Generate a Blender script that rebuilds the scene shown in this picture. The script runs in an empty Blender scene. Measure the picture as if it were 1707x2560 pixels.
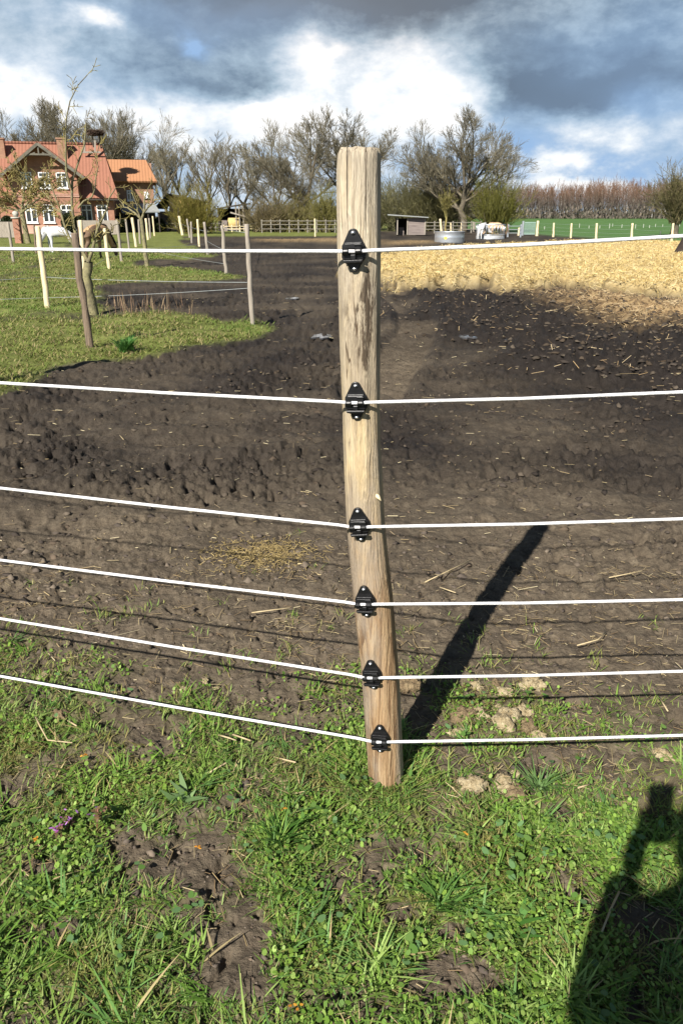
import bpy, math, random
import numpy as np
from mathutils import Vector, Matrix
C = bpy.context.scene.collection
R = math.radians
# ------------------------------------------------------------------ camera
PITCH, FPX, CAMH = R(21.0), 1926.0, 1.5
cam_d = bpy.data.cameras.new('camera'); cam = bpy.data.objects.new('camera', cam_d); C.objects.link(cam)
cam.location = (0, 0, CAMH); cam.rotation_euler = (R(90) - PITCH, 0, 0)
cam_d.sensor_fit = 'VERTICAL'; cam_d.sensor_height = 36; cam_d.lens = 36 * FPX / 2560
cam_d.clip_start = 0.02; cam_d.clip_end = 5000
S = bpy.context.scene; S.camera = cam
S.view_settings.view_transform = 'Standard'; S.view_settings.look = 'None'
S.view_settings.gamma = 1; S.view_settings.exposure = 1.15
# ------------------------------------------------------------------ sun
SUN_EL, SUN_AZ = R(36.8), R(27.3)            # the light travels towards +Y, 27 degrees to the right
sd = bpy.data.lights.new('sun', 'SUN'); sd.energy = 5.0; sd.angle = R(0.5); sd.color = (1, .95, .87)
sun = bpy.data.objects.new('sun', sd); C.objects.link(sun)
ldir = Vector((math.sin(SUN_AZ) * math.cos(SUN_EL), math.cos(SUN_AZ) * math.cos(SUN_EL), -math.sin(SUN_EL)))
sun.rotation_euler = ldir.to_track_quat('-Z', 'Y').to_euler(); sun.location = (-20, -40, 40)

def ray(px, py):
    c, s = math.cos(PITCH), math.sin(PITCH)
    u, v = (px - 853.5) / FPX, (1280 - py) / FPX
    return u, c + v * s, -s + v * c
def G(px, py, z=0.0):                       # the ground point seen at a spot of the photograph
    x, y, dz = ray(px, py); t = (z - CAMH) / dz
    return x * t, y * t
def PY(px, py, Y):                          # the point at distance Y seen at a spot of the photograph
    x, y, dz = ray(px, py); t = Y / y
    return Vector((x * t, Y, CAMH + dz * t))
def azel(px, py):
    x, y, z = ray(px, py)
    return math.atan2(x, y), math.atan2(z, math.hypot(x, y))

# ------------------------------------------------------------------ node helpers
ALB = .80                       # one factor on every surface colour
class NT:
    def __init__(s, tree, k=ALB): s.t = tree; s.n = tree.nodes; s.l = tree.links; s.k = k
    def node(s, typ, **kw):
        n = s.n.new(typ)
        for k, v in kw.items(): setattr(n, k, v)
        return n
    def put(s, inp, v):
        if hasattr(v, 'is_linked') or isinstance(v, bpy.types.NodeSocket): s.l.new(v, inp)
        elif v is not None: inp.default_value = v
    def math(s, op, a, b=None, c=None, clamp=False):
        n = s.node('ShaderNodeMath', operation=op, use_clamp=clamp)
        s.put(n.inputs[0], a)
        if b is not None: s.put(n.inputs[1], b)
        if c is not None: s.put(n.inputs[2], c)
        return n.outputs[0]
    def vmath(s, op, a, b):
        n = s.node('ShaderNodeVectorMath', operation=op); s.put(n.inputs[0], a); s.put(n.inputs[1], b); return n.outputs[0]
    def mix(s, f, a, b, mode='MIX'):
        n = s.node('ShaderNodeMix', data_type='RGBA', blend_type=mode)
        s.put(n.inputs[0], f)
        for i, v in ((6, a), (7, b)):
            if isinstance(v, tuple) and len(v) == 3: v = (*[q * (s.k if mode == 'MIX' else 1) for q in v], 1)
            s.put(n.inputs[i], v)
        return n.outputs[2]
    def noise(s, vec, scale, detail=4, rough=.55, dist=0, out='Fac'):
        n = s.node('ShaderNodeTexNoise')
        if vec is not None: s.put(n.inputs['Vector'], vec)
        n.inputs['Scale'].default_value = scale; n.inputs['Detail'].default_value = detail
        n.inputs['Roughness'].default_value = rough; n.inputs['Distortion'].default_value = dist
        return n.outputs[out]
    def ramp(s, f, stops):
        n = s.node('ShaderNodeValToRGB'); e = n.color_ramp.elements
        while len(e) < len(stops): e.new(.5)
        for i, (p, c) in enumerate(stops):
            e[i].position = p; e[i].color = (*[q * s.k for q in c[:3]], 1)
        s.put(n.inputs[0], f); return n.outputs[0]
    def mapr(s, v, a, b, c=0., d=1.):
        n = s.node('ShaderNodeMapRange'); n.interpolation_type = 'SMOOTHSTEP'
        s.put(n.inputs[0], v)
        for i, q in enumerate((a, b, c, d)): n.inputs[i + 1].default_value = q
        return n.outputs[0]
    def xyz(s, v):
        n = s.node('ShaderNodeSeparateXYZ'); s.put(n.inputs[0], v); return n.outputs
    def comb(s, x, y, z):
        n = s.node('ShaderNodeCombineXYZ'); s.put(n.inputs[0], x); s.put(n.inputs[1], y); s.put(n.inputs[2], z); return n.outputs[0]

# ------------------------------------------------------------------ world: clear sky behind, added dark layer overhead in front, broken cloud low in front
W = bpy.data.worlds.new('World'); S.world = W; W.use_nodes = True
w = NT(W.node_tree, 1.0); w.n.clear()
skt = w.node('ShaderNodeTexSky'); skt.sky_type = 'NISHITA'; skt.sun_disc = False
skt.sun_elevation = SUN_EL; skt.sun_rotation = R(180) + SUN_AZ; skt.air_density = 1; skt.dust_density = 0
dirv = w.node('ShaderNodeTexCoord').outputs['Generated']
dx, dy, dz = w.xyz(dirv)
az = w.math('ARCTAN2', dx, dy); el = w.math('ARCSINE', dz)
base = w.comb(az, w.math('MULTIPLY', el, 1.7), 0.0)
wn = w.noise(base, 7.0, 5, .6, 0, 'Color')
wx, wy, wz = w.xyz(wn)
def off(c, k): return w.math('MULTIPLY', w.math('SUBTRACT', c, .5), k)
az2 = w.math('ADD', az, off(wx, .13)); el2 = w.math('ADD', el, off(wy, .075))
def blobs(lst):
    tot = None
    for (px, py, sx, sy, amp) in lst:
        a0, e0 = azel(px, py); k = 1 / 1780.
        qa = w.math('MULTIPLY', w.math('SUBTRACT', az2, a0), 1 / (sx * k)); qe = w.math('MULTIPLY', w.math('SUBTRACT', el2, e0), 1 / (sy * k))
        r2 = w.math('ADD', w.math('MULTIPLY', qa, qa), w.math('MULTIPLY', qe, qe))
        g = w.math('EXPONENT', w.math('MULTIPLY', r2, -1.0))
        tot = w.math('MULTIPLY_ADD', g, amp, tot if tot is not None else 0.0)
    return tot
bright = blobs([(860, -5, 400, 68, -.62), (1470, 190, 290, 85, -.30), (1620, 60, 260, 90, -.08), (1320, 235, 170, 45, -.26), (1560, 225, 200, 45, -.18), (1130, 90, 110, 50, -.05),
    (540, 165, 150, 60, -.17), (280, 150, 200, 70, -.10), (590, 235, 140, 26, -.22), (640, 200, 70, 30, -.12), (480, 60, 120, 40, -.06), (90, 40, 200, 60, .03), (1190, 70, 110, 55, .12),
    (790, 165, 100, 62, .40), (1010, 215, 130, 90, .34), (880, 190, 26, 70, -.20), (690, 292, 75, 40, .50), (1130, 260, 80, 55, .30), (1000, 110, 60, 40, .25),
    (40, 215, 130, 60, .26), (230, 42, 50, 20, .50), (440, 300, 270, 34, .20), (120, 290, 250, 40, .14), (620, 400, 260, 70, .12), (880, 330, 240, 60, .20),
    (1490, 310, 110, 38, .26), (1620, 330, 120, 60, .12), (1360, 395, 90, 20, .28), (1480, 472, 170, 16, .34), (1300, 440, 120, 20, .15), (1250, 320, 60, 40, -.10)])
blue = blobs([(1300, 360, 140, 60, .45), (1500, 430, 330, 60, .85), (120, 250, 260, 90, .35), (600, 60, 260, 60, .3), (1600, 100, 260, 90, .35), (495, 97, 26, 20, 1.0), (750, 420, 500, 60, .30), (1650, 270, 90, 40, .5), (300, 20, 300, 30, .2), (420, 350, 200, 50, .25)])
nf = w.noise(base, 13.0, 8, .60, .15)
nf2 = w.noise(base, 36.0, 6, .6)
L = w.math('ADD', w.math('ADD', .56, bright), w.math('ADD', off(nf, .85), off(nf2, .36)))
L = w.math('MULTIPLY_ADD', L, 1.25, -.14)
cl = w.ramp(L, [(0.0, (.13, .175, .235)), (.22, (.20, .275, .36)), (.45, (.37, .48, .58)), (.68, (.62, .71, .80)), (.9, (.88, .92, .96)), (1.0, (1.0, 1.0, 1.0))])
blm = w.math('MULTIPLY', blue, w.mapr(L, .95, .45), clamp=True)
cl = w.mix(blm, cl, (.30, .48, .76))
# top middle cloud is a warmer grey than the others
cl = w.mix(w.math('MULTIPLY', blobs([(850, 0, 330, 70, 1.0)]), .75, clamp=True), cl, w.mix(1.0, cl, (1.32, 1.02, .82), 'MULTIPLY'))
dens = w.math('MULTIPLY', w.mapr(el, .36, .25), w.mapr(dy, .35, .75))
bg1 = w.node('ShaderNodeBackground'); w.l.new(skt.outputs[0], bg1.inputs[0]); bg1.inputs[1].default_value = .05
bg2 = w.node('ShaderNodeBackground'); w.l.new(cl, bg2.inputs[0]); bg2.inputs[1].default_value = .49
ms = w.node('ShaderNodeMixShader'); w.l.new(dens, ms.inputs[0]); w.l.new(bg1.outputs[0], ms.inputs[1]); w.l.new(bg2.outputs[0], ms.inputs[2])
# unseen dark layer added overhead in front to deepen the shadows; behind, towards the sun, the sky is clear
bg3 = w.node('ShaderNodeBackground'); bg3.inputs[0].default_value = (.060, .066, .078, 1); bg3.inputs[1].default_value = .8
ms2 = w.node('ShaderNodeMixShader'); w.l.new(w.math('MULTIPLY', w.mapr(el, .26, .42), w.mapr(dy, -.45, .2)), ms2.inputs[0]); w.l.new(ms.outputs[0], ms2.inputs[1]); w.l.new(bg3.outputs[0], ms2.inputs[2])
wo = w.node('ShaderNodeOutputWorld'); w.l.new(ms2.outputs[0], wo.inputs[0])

# ------------------------------------------------------------------ numpy noise
_rng = np.random.default_rng(11)
_perm = np.concatenate([_rng.permutation(512)] * 3); _ga = _rng.uniform(0, 2 * np.pi, 512); _gx, _gy = np.cos(_ga), np.sin(_ga)
def pn(x, y, seed=0):
    x = np.asarray(x, float) + seed * 17.31; y = np.asarray(y, float) + seed * 9.77
    xi, yi = np.floor(x).astype(int), np.floor(y).astype(int); xf, yf = x - xi, y - yi
    u, v = xf * xf * xf * (xf * (xf * 6 - 15) + 10), yf * yf * yf * (yf * (yf * 6 - 15) + 10)
    def g(i, j):
        h = _perm[(_perm[(xi + i) & 511] + yi + j) & 511]
        return _gx[h] * (xf - i) + _gy[h] * (yf - j)
    a, b, c, d = g(0, 0), g(1, 0), g(0, 1), g(1, 1)
    return 1.5 * ((a + (b - a) * u) * (1 - v) + (c + (d - c) * u) * v)
def fbm(x, y, o=4, seed=0, gain=.5):
    s, a = 0, 1.
    for k in range(o): s = s + a * pn(x * 2 ** k, y * 2 ** k, seed + k); a *= gain
    return s
def hoofs(x, y, cell=.30, seed=0):
    gx, gy = np.floor(x / cell).astype(int), np.floor(y / cell).astype(int)
    h = _perm[(_perm[(gx + 37 * seed) & 511] + gy) & 511]; h2 = _perm[h + 91]; h3 = _perm[h2 + 17]; a = h3 / 512 * 2 * np.pi
    cx, cy = (gx + .5) * cell + (h / 512 - .5) * cell * .45, (gy + .5) * cell + (h2 / 512 - .5) * cell * .45
    u, v = (x - cx) * np.cos(a) + (y - cy) * np.sin(a), -(x - cx) * np.sin(a) + (y - cy) * np.cos(a); d = np.hypot(u / .062, v / .052)
    z = -.030 * (1 - sstep(d, .75, 1.0)) * (1 - .5 * (d < .45)) + .014 * np.exp(-((d - 1.2) / .17) ** 2)
    return np.where((h2 * 7 + h3) % 512 < 240, z, 0)
def sstep(v, a, b):
    t = np.clip((v - a) / (b - a), 0, 1); return t * t * (3 - 2 * t)
def sdpoly(x, y, poly):
    P = np.array(poly); n = len(P); d = np.full(x.shape, 1e9); ins = np.zeros(x.shape, bool)
    for i in range(n):
        ax, ay = P[i]; bx, by = P[(i + 1) % n]; ex, ey = bx - ax, by - ay
        t = np.clip(((x - ax) * ex + (y - ay) * ey) / (ex * ex + ey * ey + 1e-12), 0, 1)
        d = np.minimum(d, np.hypot(x - ax - t * ex, y - ay - t * ey))
        cond = ((ay > y) != (by > y))
        with np.errstate(divide='ignore', invalid='ignore'):
            xs = ex * (y - ay) / (ey if ey != 0 else 1e-12) + ax
        ins ^= cond & (x < xs)
    return np.where(ins, -d, d)
def gp(l): return [G(*p) for p in l]
STRAW = gp([(955, 651), (1085, 637), (1220, 626), (1433, 616), (1578, 613), (1900, 611), (2300, 640), (2300, 760), (1707, 757), (1560, 748), (1433, 722), (1360, 730), (1278, 738), (1200, 712), (1143, 724), (1018, 728), (955, 703), (900, 690), (905, 665)])
MIXED = gp([(1200, 715), (1300, 735), (1433, 722), (1560, 748), (1707, 757), (2200, 760), (2200, 860), (1707, 835), (1560, 850), (1440, 815), (1340, 775)])
PAST = gp([(-900, 1010), (0, 988), (60, 950), (130, 918), (290, 893), (450, 866), (600, 840), (668, 820), (640, 802), (540, 800), (470, 786), (380, 780), (290, 783), (245, 775), (232, 745), (245, 716), (300, 708), (480, 704), (560, 699), (588, 690), (540, 678), (430, 668), (330, 664), (330, 652), (430, 648), (529, 643), (480, 617), (450, 603), (470, 591), (845, 589), (960, 577), (1170, 572), (1000, 551), (-400, 551), (-900, 560)])
RFIELD = gp([(1170, 573), (1260, 579), (1330, 586), (1420, 592), (1500, 596), (1600, 602), (1707, 606), (2400, 625), (2400, 542.2), (1100, 542.2), (1000, 551)])
HAY = [gp([(640, 597), (860, 596), (955, 600), (955, 610), (800, 606), (640, 603)]), gp([(955, 604), (1085, 602), (1090, 609), (960, 614)])]
TRK = [gp([(930, 985), (1000, 890), (1045, 825), (1030, 775), (985, 735), (950, 700)]), gp([(-150, 1130), (100, 1050), (330, 980), (520, 920), (700, 860), (785, 800), (770, 740)])]
def track(x, y):
    z = np.zeros(x.shape); m = np.zeros(x.shape)
    for ti, p in enumerate(TRK):
        s0 = 0; am = (1.0, .30)[ti]
        best = np.full(x.shape, 9.); bs = np.zeros(x.shape); side = np.zeros(x.shape)
        for (a, b) in zip(p[:-1], p[1:]):
            ex, ey = b[0] - a[0], b[1] - a[1]; l = math.hypot(ex, ey)
            t = np.clip(((x - a[0]) * ex + (y - a[1]) * ey) / (l * l), 0, 1)
            qx, qy = x - a[0] - t * ex, y - a[1] - t * ey; d = np.hypot(qx, qy); c = d < best
            best = np.where(c, d, best); bs = np.where(c, s0 + t * l, bs); side = np.where(c, np.sign(ex * qy - ey * qx), side); s0 += l
        k = 1 - sstep(best, .24, .34)
        z += am * k * (-.035 + .030 * np.sin(2 * np.pi * (bs / .26 + best * 2.2)))
        z += am * .03 * np.exp(-((best - .40) / .07) ** 2)
        m = np.maximum(m, k * (1.0, .35)[ti])
    return z, m
BARE = [(70, 2335, 150, 70), (1150, 2440, 290, 95), (640, 2330, 80, 28), (1000, 2290, 60, 50), (860, 2500, 130, 60), (1590, 2520, 60, 130), (560, 2075, 40, 14), (1400, 2040, 60, 50), (830, 2230, 50, 60), (100, 2170, 60, 25), (1640, 2330, 60, 60), (1130, 2330, 60, 30)]
BAREW = []
for (px, py, a, b) in BARE:
    x0, y0 = G(px, py); x1, _ = G(px + a, py); _, y1 = G(px, py - b); BAREW.append((x0, y0, .7 * abs(x1 - x0), .7 * abs(y1 - y0)))
def neargrass(x, y):
    e = 2.36 - .17 * x + .30 * fbm(x * 1.3, y * 1.3, 3, 3)
    m = 1 - sstep(y, e - .75, e)
    m = m * (.68 + 1.1 * fbm(x * 3.1, y * 3.1, 3, 5))
    for (a, b, p, q) in BAREW:
        d = np.sqrt(((x - a) / p) ** 2 + ((y - b) / q) ** 2) + .75 * fbm(x * 8, y * 8, 3, 8)
        m = m * sstep(d, .55, 1.15)
    return np.clip(m, 0, 1)
WORN = [gp([(-200, 790), (0, 700), (110, 655), (215, 622), (330, 600)]), gp([(-200, 690), (0, 648), (120, 622), (230, 605)]), gp([(40, 800), (140, 780), (215, 795), (290, 770)])]
def lined(x, y, p):
    d = np.full(x.shape, 99.)
    for a, b in zip(p[:-1], p[1:]):
        ex, ey = b[0] - a[0], b[1] - a[1]; t = np.clip(((x - a[0]) * ex + (y - a[1]) * ey) / (ex * ex + ey * ey), 0, 1); d = np.minimum(d, np.hypot(x - a[0] - t * ex, y - a[1] - t * ey))
    return d
BANK = gp([(960, 735), (1140, 728), (1240, 742), (1433, 730), (1707, 770), (2200, 790), (2200, 1000), (1707, 985), (1430, 955), (1250, 900), (1090, 830), (1010, 790)])
def bank(x, y): return 1 - sstep(sdpoly(x + .5 * fbm(x * .8, y * .8, 3, 35), y + .8 * fbm(x * .8, y * .8, 3, 37), BANK), -.9, .5)
def zones(x, y):
    wx, wy = x + .012 * np.hypot(x, y) * fbm(x * .9, y * .9, 3, 21), y + .02 * np.hypot(x, y) * fbm(x * .8, y * .8, 3, 25)
    past = 1 - sstep(sdpoly(wx, wy, PAST), -.15, .25)
    rf = 1 - sstep(sdpoly(x, y, RFIELD), -1, 1)
    rg = np.clip(.030 * np.hypot(x, y), .1, .8); sx_, sy_ = wx + rg * fbm(x * 1.1, y * 1.1, 4, 27, .65), wy + 1.3 * rg * fbm(x * 1.1, y * 1.1, 4, 29, .65)
    st = 1 - sstep(sdpoly(sx_, sy_, STRAW), -.25, .15)
    for tl in WORN: past = past * (1 - .8 * np.exp(-(lined(wx, wy, tl) / .32) ** 2) * sstep(fbm(x * 1.2, y * 1.2, 3, 33), -.6, .2))
    mx = 1 - sstep(sdpoly(wx, wy, MIXED), -1.6, .3)
    for h in HAY: mx = np.maximum(mx, .8 * (1 - sstep(sdpoly(x, y, h), -1.0, 1.0)))
    return past, rf, st, mx
def height(x, y, z4=None, fine=True):
    x = np.asarray(x, float); y = np.asarray(y, float); r = np.hypot(x, y)
    past, rf, st, mx = z4 if z4 is not None else zones(x, y)
    far = sstep(r, 150, 300)
    h = .03 * fbm(x * .35, y * .35, 3, 1) * sstep(r, 3, 8) + far * 1.0
    h = h + st * .24 + mx * .05
    ng = neargrass(x, y)
    mud = (1 - past) * (1 - rf) * (1 - st); bk = bank(x, y) * (1 - st); flat_ = sstep(fbm(x * .45, y * .7, 3, 39), -.15, .35)
    rough = sstep(r, 2.9, 4.2) * (1 - .6 * sstep(r, 25, 60)) * (.55 + .45 * sstep(fbm(x * .5, y * .5, 2, 31), -.5, .4))
    if fine:
        b1 = np.abs(fbm(x * 6.5, y * 6.5, 3, 41)); b2 = np.abs(fbm(x * 15, y * 15, 3, 45))
        h = h + bk * (.07 + .10 * np.abs(fbm(x * 2.6, y * 2.6, 4, 43, .6)) + .05 * fbm(x * 6, y * 6, 3, 53))
        h = h + .05 * mud * rough * fbm(x * 1.3, y * 1.9, 3, 59)
        h = h + mud * rough * (1.25 - .95 * flat_) * (.026 * b1 + .016 * b2 + .022 * fbm(x * 12, y * 10, 4, 49, .65) - .018 - .045 * sstep(fbm(x * 8, y * 5.5, 3, 47), .30, .62)) + mud * (1 - rough) * (.012 * fbm(x * 8, y * 8, 4, 51, .6) - .014 * sstep(fbm(x * 17, y * 11, 3, 57), .32, .6))
        h = h + mx * .10 * np.abs(fbm(x * 2.2, y * 2.2, 3, 61)) + st * (.10 * fbm(x * 1.6, y * 1.6, 4, 65) + .12 * np.abs(fbm(x * .7, y * .55, 3, 67)))
        h = h + past * (.035 * fbm(x * 1.4, y * 1.4, 4, 71))
        hm = mud * (1 - mx) * sstep(r, 2.6, 3.6) * sstep(fbm(x * .7, y * .7, 2, 211), -.45, .15) * (1 - .5 * ng); h = h + hm * (hoofs(x, y) + .8 * hoofs(x + .11, y + .17, .34, 3))
        tz, tm = track(x, y)
        h = h * (1 - .8 * tm * (mud > .5)) + tz * mud
    return h
def H(x, y): return float(height(np.array([x]), np.array([y]))[0])

# ------------------------------------------------------------------ object helpers
def link(o, parent=None):
    C.objects.link(o)
    if parent is not None: o.parent = parent
    return o
def tag(o, label=None, cat=None, group=None, kind=None):
    for k, v in (('label', label), ('category', cat), ('group', group), ('kind', kind)):
        if v: o[k] = v
    return o
def thing(name, loc, label, cat, group=None, rz=0):
    o = bpy.data.objects.new(name, None); link(o); o.location = loc; o.rotation_euler = (0, 0, rz); o.empty_display_size = .1
    return tag(o, label, cat, group)
def npmesh(name, V, faces, mat, parent=None, smooth=False, col=None, attrs=None):
    me = bpy.data.meshes.new(name); V = np.asarray(V, np.float32)
    F = [np.asarray(f, np.int32) for f in (faces if isinstance(faces, list) else [faces]) if len(f)]
    me.vertices.add(len(V)); me.vertices.foreach_set('co', V.ravel())
    nl = sum(f.size for f in F); npoly = sum(len(f) for f in F)
    me.loops.add(nl); me.loops.foreach_set('vertex_index', np.concatenate([f.ravel() for f in F]))
    tot = np.concatenate([np.full(len(f), f.shape[1], np.int32) for f in F]); st = np.concatenate([[0], np.cumsum(tot)[:-1]]).astype(np.int32)
    me.polygons.add(npoly); me.polygons.foreach_set('loop_start', st)
    if smooth: me.polygons.foreach_set('use_smooth', np.ones(npoly, bool))
    if col is not None:
        a = me.attributes.new('tint', 'FLOAT_COLOR', 'POINT'); cc = np.ones((len(V), 4), np.float32); cc[:, :3] = col; a.data.foreach_set('color', cc.ravel())
    for k, v in (attrs or {}).items():
        a = me.attributes.new(k, 'FLOAT_COLOR', 'POINT'); a.data.foreach_set('color', np.asarray(v, np.float32).ravel())
    me.update(); me.validate()
    if mat: me.materials.append(mat)
    o = bpy.data.objects.new(name, me); return link(o, parent)
class MB:
    def __init__(s): s.V = []; s.F = []
    def add(s, V, F):
        b = len(s.V); s.V += [tuple(v) for v in V]; s.F += [tuple(b + i for i in f) for f in F]; return s
    def box(s, c, d, rot=None):
        P = [Vector((i * d[0] / 2, j * d[1] / 2, k * d[2] / 2)) for i in (-1, 1) for j in (-1, 1) for k in (-1, 1)]
        if rot is not None: P = [rot @ p for p in P]
        return s.add([p + Vector(c) for p in P], [(0, 1, 3, 2), (4, 6, 7, 5), (0, 4, 5, 1), (2, 3, 7, 6), (0, 2, 6, 4), (1, 5, 7, 3)])
    def prism(s, poly, t):                  # a flat outline given thickness t
        n = len(poly); A = [Vector(p) for p in poly]; B = [p + Vector(t) for p in A]
        return s.add(A + B, [tuple(range(n)), tuple(range(2 * n - 1, n - 1, -1))] + [(i, (i + 1) % n + 0, n + (i + 1) % n, n + i)[::-1] for i in range(n)])
    def tube(s, pts, rad, n=8, caps=True):
        pts = [Vector(p) for p in pts]; rad = rad if hasattr(rad, '__len__') else [rad] * len(pts); V = []; F = []
        ref = None
        for i, p in enumerate(pts):
            d = (pts[min(i + 1, len(pts) - 1)] - pts[max(i - 1, 0)]).normalized()
            if ref is None: ref = d.orthogonal().normalized()
            ref = (ref - d * ref.dot(d)).normalized(); q = d.cross(ref)
            V += [p + (ref * math.cos(2 * math.pi * k / n) + q * math.sin(2 * math.pi * k / n)) * rad[i] for k in range(n)]
        for i in range(len(pts) - 1):
            F += [(i * n + k, i * n + (k + 1) % n, (i + 1) * n + (k + 1) % n, (i + 1) * n + k) for k in range(n)]
        if caps: F += [tuple(range(n))[::-1], tuple(range((len(pts) - 1) * n, len(pts) * n))]
        return s.add(V, F)
    def lathe(s, prof, n=24, c=(0, 0, 0)):
        V = []; F = []
        for (r, z) in prof: V += [(c[0] + r * math.cos(2 * math.pi * k / n), c[1] + r * math.sin(2 * math.pi * k / n), c[2] + z) for k in range(n)]
        for i in range(len(prof) - 1): F += [(i * n + k, i * n + (k + 1) % n, (i + 1) * n + (k + 1) % n, (i + 1) * n + k) for k in range(n)]
        return s.add(V, F)
    def build(s, name, mat, parent=None, smooth=False, bevel=0):
        me = bpy.data.meshes.new(name); me.from_pydata([tuple(v) for v in s.V], [], s.F); me.materials.append(mat)
        if smooth: me.polygons.foreach_set('use_smooth', np.ones(len(me.polygons), bool))
        o = link(bpy.data.objects.new(name, me), parent)
        if bevel:
            b = o.modifiers.new('bevel', 'BEVEL'); b.width = bevel; b.segments = 2; b.limit_method = 'ANGLE'
        return o
def copy_tree(o, parent=None):
    c = o.copy(); link(c, parent)
    for ch in list(o.children): copy_tree(ch, c)
    return c

# ------------------------------------------------------------------ materials
def mat(name, a, b=None, scale=20, rough=.8, bump=0, bscale=None, stretch=None, metal=0, spec=.3, detail=5):
    m = bpy.data.materials.new(name); m.use_nodes = True; t = NT(m.node_tree); p = t.n['Principled BSDF']
    p.inputs['Roughness'].default_value = rough; p.inputs['Metallic'].default_value = metal; p.inputs['Specular IOR Level'].default_value = spec
    co = t.node('ShaderNodeTexCoord').outputs['Object']
    if stretch: co = t.vmath('MULTIPLY', co, stretch)
    n = t.noise(co, scale, detail, .6)
    t.l.new(t.ramp(n, [(.3, a), (.7, b or a)]), p.inputs['Base Color'])
    if bump:
        bn = t.node('ShaderNodeBump'); bn.inputs['Strength'].default_value = bump; bn.inputs['Distance'].default_value = .02
        t.l.new(t.noise(co, bscale or scale * 2, 5, .65), bn.inputs['Height']); t.l.new(bn.outputs[0], p.inputs['Normal'])
    return m
def tintmat(name, trans=.3, rough=.6, spec=.25):
    m = bpy.data.materials.new(name); m.use_nodes = True; t = NT(m.node_tree); p = t.n['Principled BSDF']
    a = t.node('ShaderNodeAttribute', attribute_name='tint').outputs['Color']
    t.l.new(a, p.inputs['Base Color']); p.inputs['Roughness'].default_value = rough; p.inputs['Specular IOR Level'].default_value = spec
    if trans:
        tr = t.node('ShaderNodeBsdfTranslucent'); t.l.new(a, tr.inputs[0]); mx = t.node('ShaderNodeMixShader'); mx.inputs[0].default_value = trans
        t.l.new(p.outputs[0], mx.inputs[1]); t.l.new(tr.outputs[0], mx.inputs[2]); t.l.new(mx.outputs[0], t.n['Material Output'].inputs[0])
    return m
M_leaf = tintmat('leaf'); M_straw = tintmat('straw', .1, .7); M_stem = tintmat('stem', 0, .9, .1)
M_bark = mat('bark', (.075, .06, .042), (.17, .145, .10), 3, .95, .5, 8)
M_twig = mat('twig', (.125, .108, .072), (.215, .19, .125), 2, .95)
M_apple = mat('lichen_bark', (.10, .082, .06), (.30, .27, .13), 9, .95, .6, 20)
M_appletw = mat('lichen_twig', (.16, .12, .06), (.34, .29, .09), 2.2, .95)
M_white = mat('white_paint', (.78, .78, .76), (.84, .84, .82), 3, .5)
M_pane = mat('window_glass', (.025, .03, .035), (.05, .055, .06), 2, .12, spec=.5)
M_black = mat('black_plastic', (.004, .004, .0045), (.007, .007, .008), 60, .38, .05, 200, spec=.35)
M_zinc = mat('zinc', (.62, .63, .65), (.75, .76, .78), 30, .3, .1, 90, metal=.9)
M_galv = mat('galvanised_sheet', (.50, .53, .57), (.66, .69, .73), 2.5, .38, .05, 6, metal=.75)
M_rope = mat('white_rope', (.70, .69, .69), (.95, .94, .95), 45, .6, .4, 400)
M_tape = mat('pale_fence_wire', (.26, .28, .28), (.36, .38, .38), 20, .6)
M_oldwood = mat('weathered_wood', (.22, .19, .155), (.38, .33, .27), 3, .9, .5, 6, (9, 9, 1))
M_palewood = mat('fresh_peeled_wood', (.60, .47, .27), (.78, .66, .43), 3, .75, .3, 6, (9, 9, 1))
M_brownwood = mat('brown_stake_wood', (.10, .075, .055), (.26, .19, .13), 4, .9, .6, 9, (9, 9, 1))
M_darkwood = mat('dark_boards', (.035, .03, .026), (.075, .062, .05), 3, .9, .3, 6, (1, 1, 6))
M_board = mat('grey_brown_boards', (.15, .12, .11), (.27, .225, .20), 2, .9, .4, 5, (.6, .6, 7))
M_roofgrey = mat('grey_roof_sheet', (.20, .21, .20), (.32, .33, .32), 2, .7)
M_ochre = mat('ochre_plaster', (.44, .27, .12), (.58, .38, .18), .8, .9)
M_skin = mat('skin', (.45, .27, .2), (.5, .31, .23), 20, .5)
M_cloth = mat('dark_cloth', (.03, .035, .05), (.05, .055, .07), 30, .9, .2)
M_hair = mat('brown_hair', (.05, .03, .02), (.09, .06, .035), 40, .6, .3, 60, (1, 1, .2))
def brickmat(name, c1, c2, mortar, scale=5.5):
    m = bpy.data.materials.new(name); m.use_nodes = True; t = NT(m.node_tree); p = t.n['Principled BSDF']
    co = t.node('ShaderNodeTexCoord').outputs['Object']; x, y, z = t.xyz(co)
    b = t.node('ShaderNodeTexBrick'); t.l.new(t.comb(t.math('ADD', x, y), z, 0.0), b.inputs['Vector'])
    b.inputs['Color1'].default_value = (*c1, 1); b.inputs['Color2'].default_value = (*c2, 1); b.inputs['Mortar'].default_value = (*mortar, 1)
    b.inputs['Scale'].default_value = 1; b.inputs['Brick Width'].default_value = .25; b.inputs['Row Height'].default_value = .075; b.inputs['Mortar Size'].default_value = .008
    v = t.ramp(t.noise(co, 1.3, 5, .65), [(.3, (.72, .70, .70)), (.7, (1.15, 1.15, 1.12))])
    t.l.new(t.mix(1.0, b.outputs[0], v, 'MULTIPLY'), p.inputs['Base Color']); p.inputs['Roughness'].default_value = .9
    return m
M_brick = brickmat('red_brick', (.31, .125, .072), (.38, .165, .10), (.36, .25, .19))
M_brick2 = brickmat('brown_brick', (.27, .13, .075), (.34, .18, .10), (.3, .22, .17))
M_plinth = brickmat('washed_brick', (.52, .28, .20), (.58, .34, .25), (.5, .38, .32))
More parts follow.
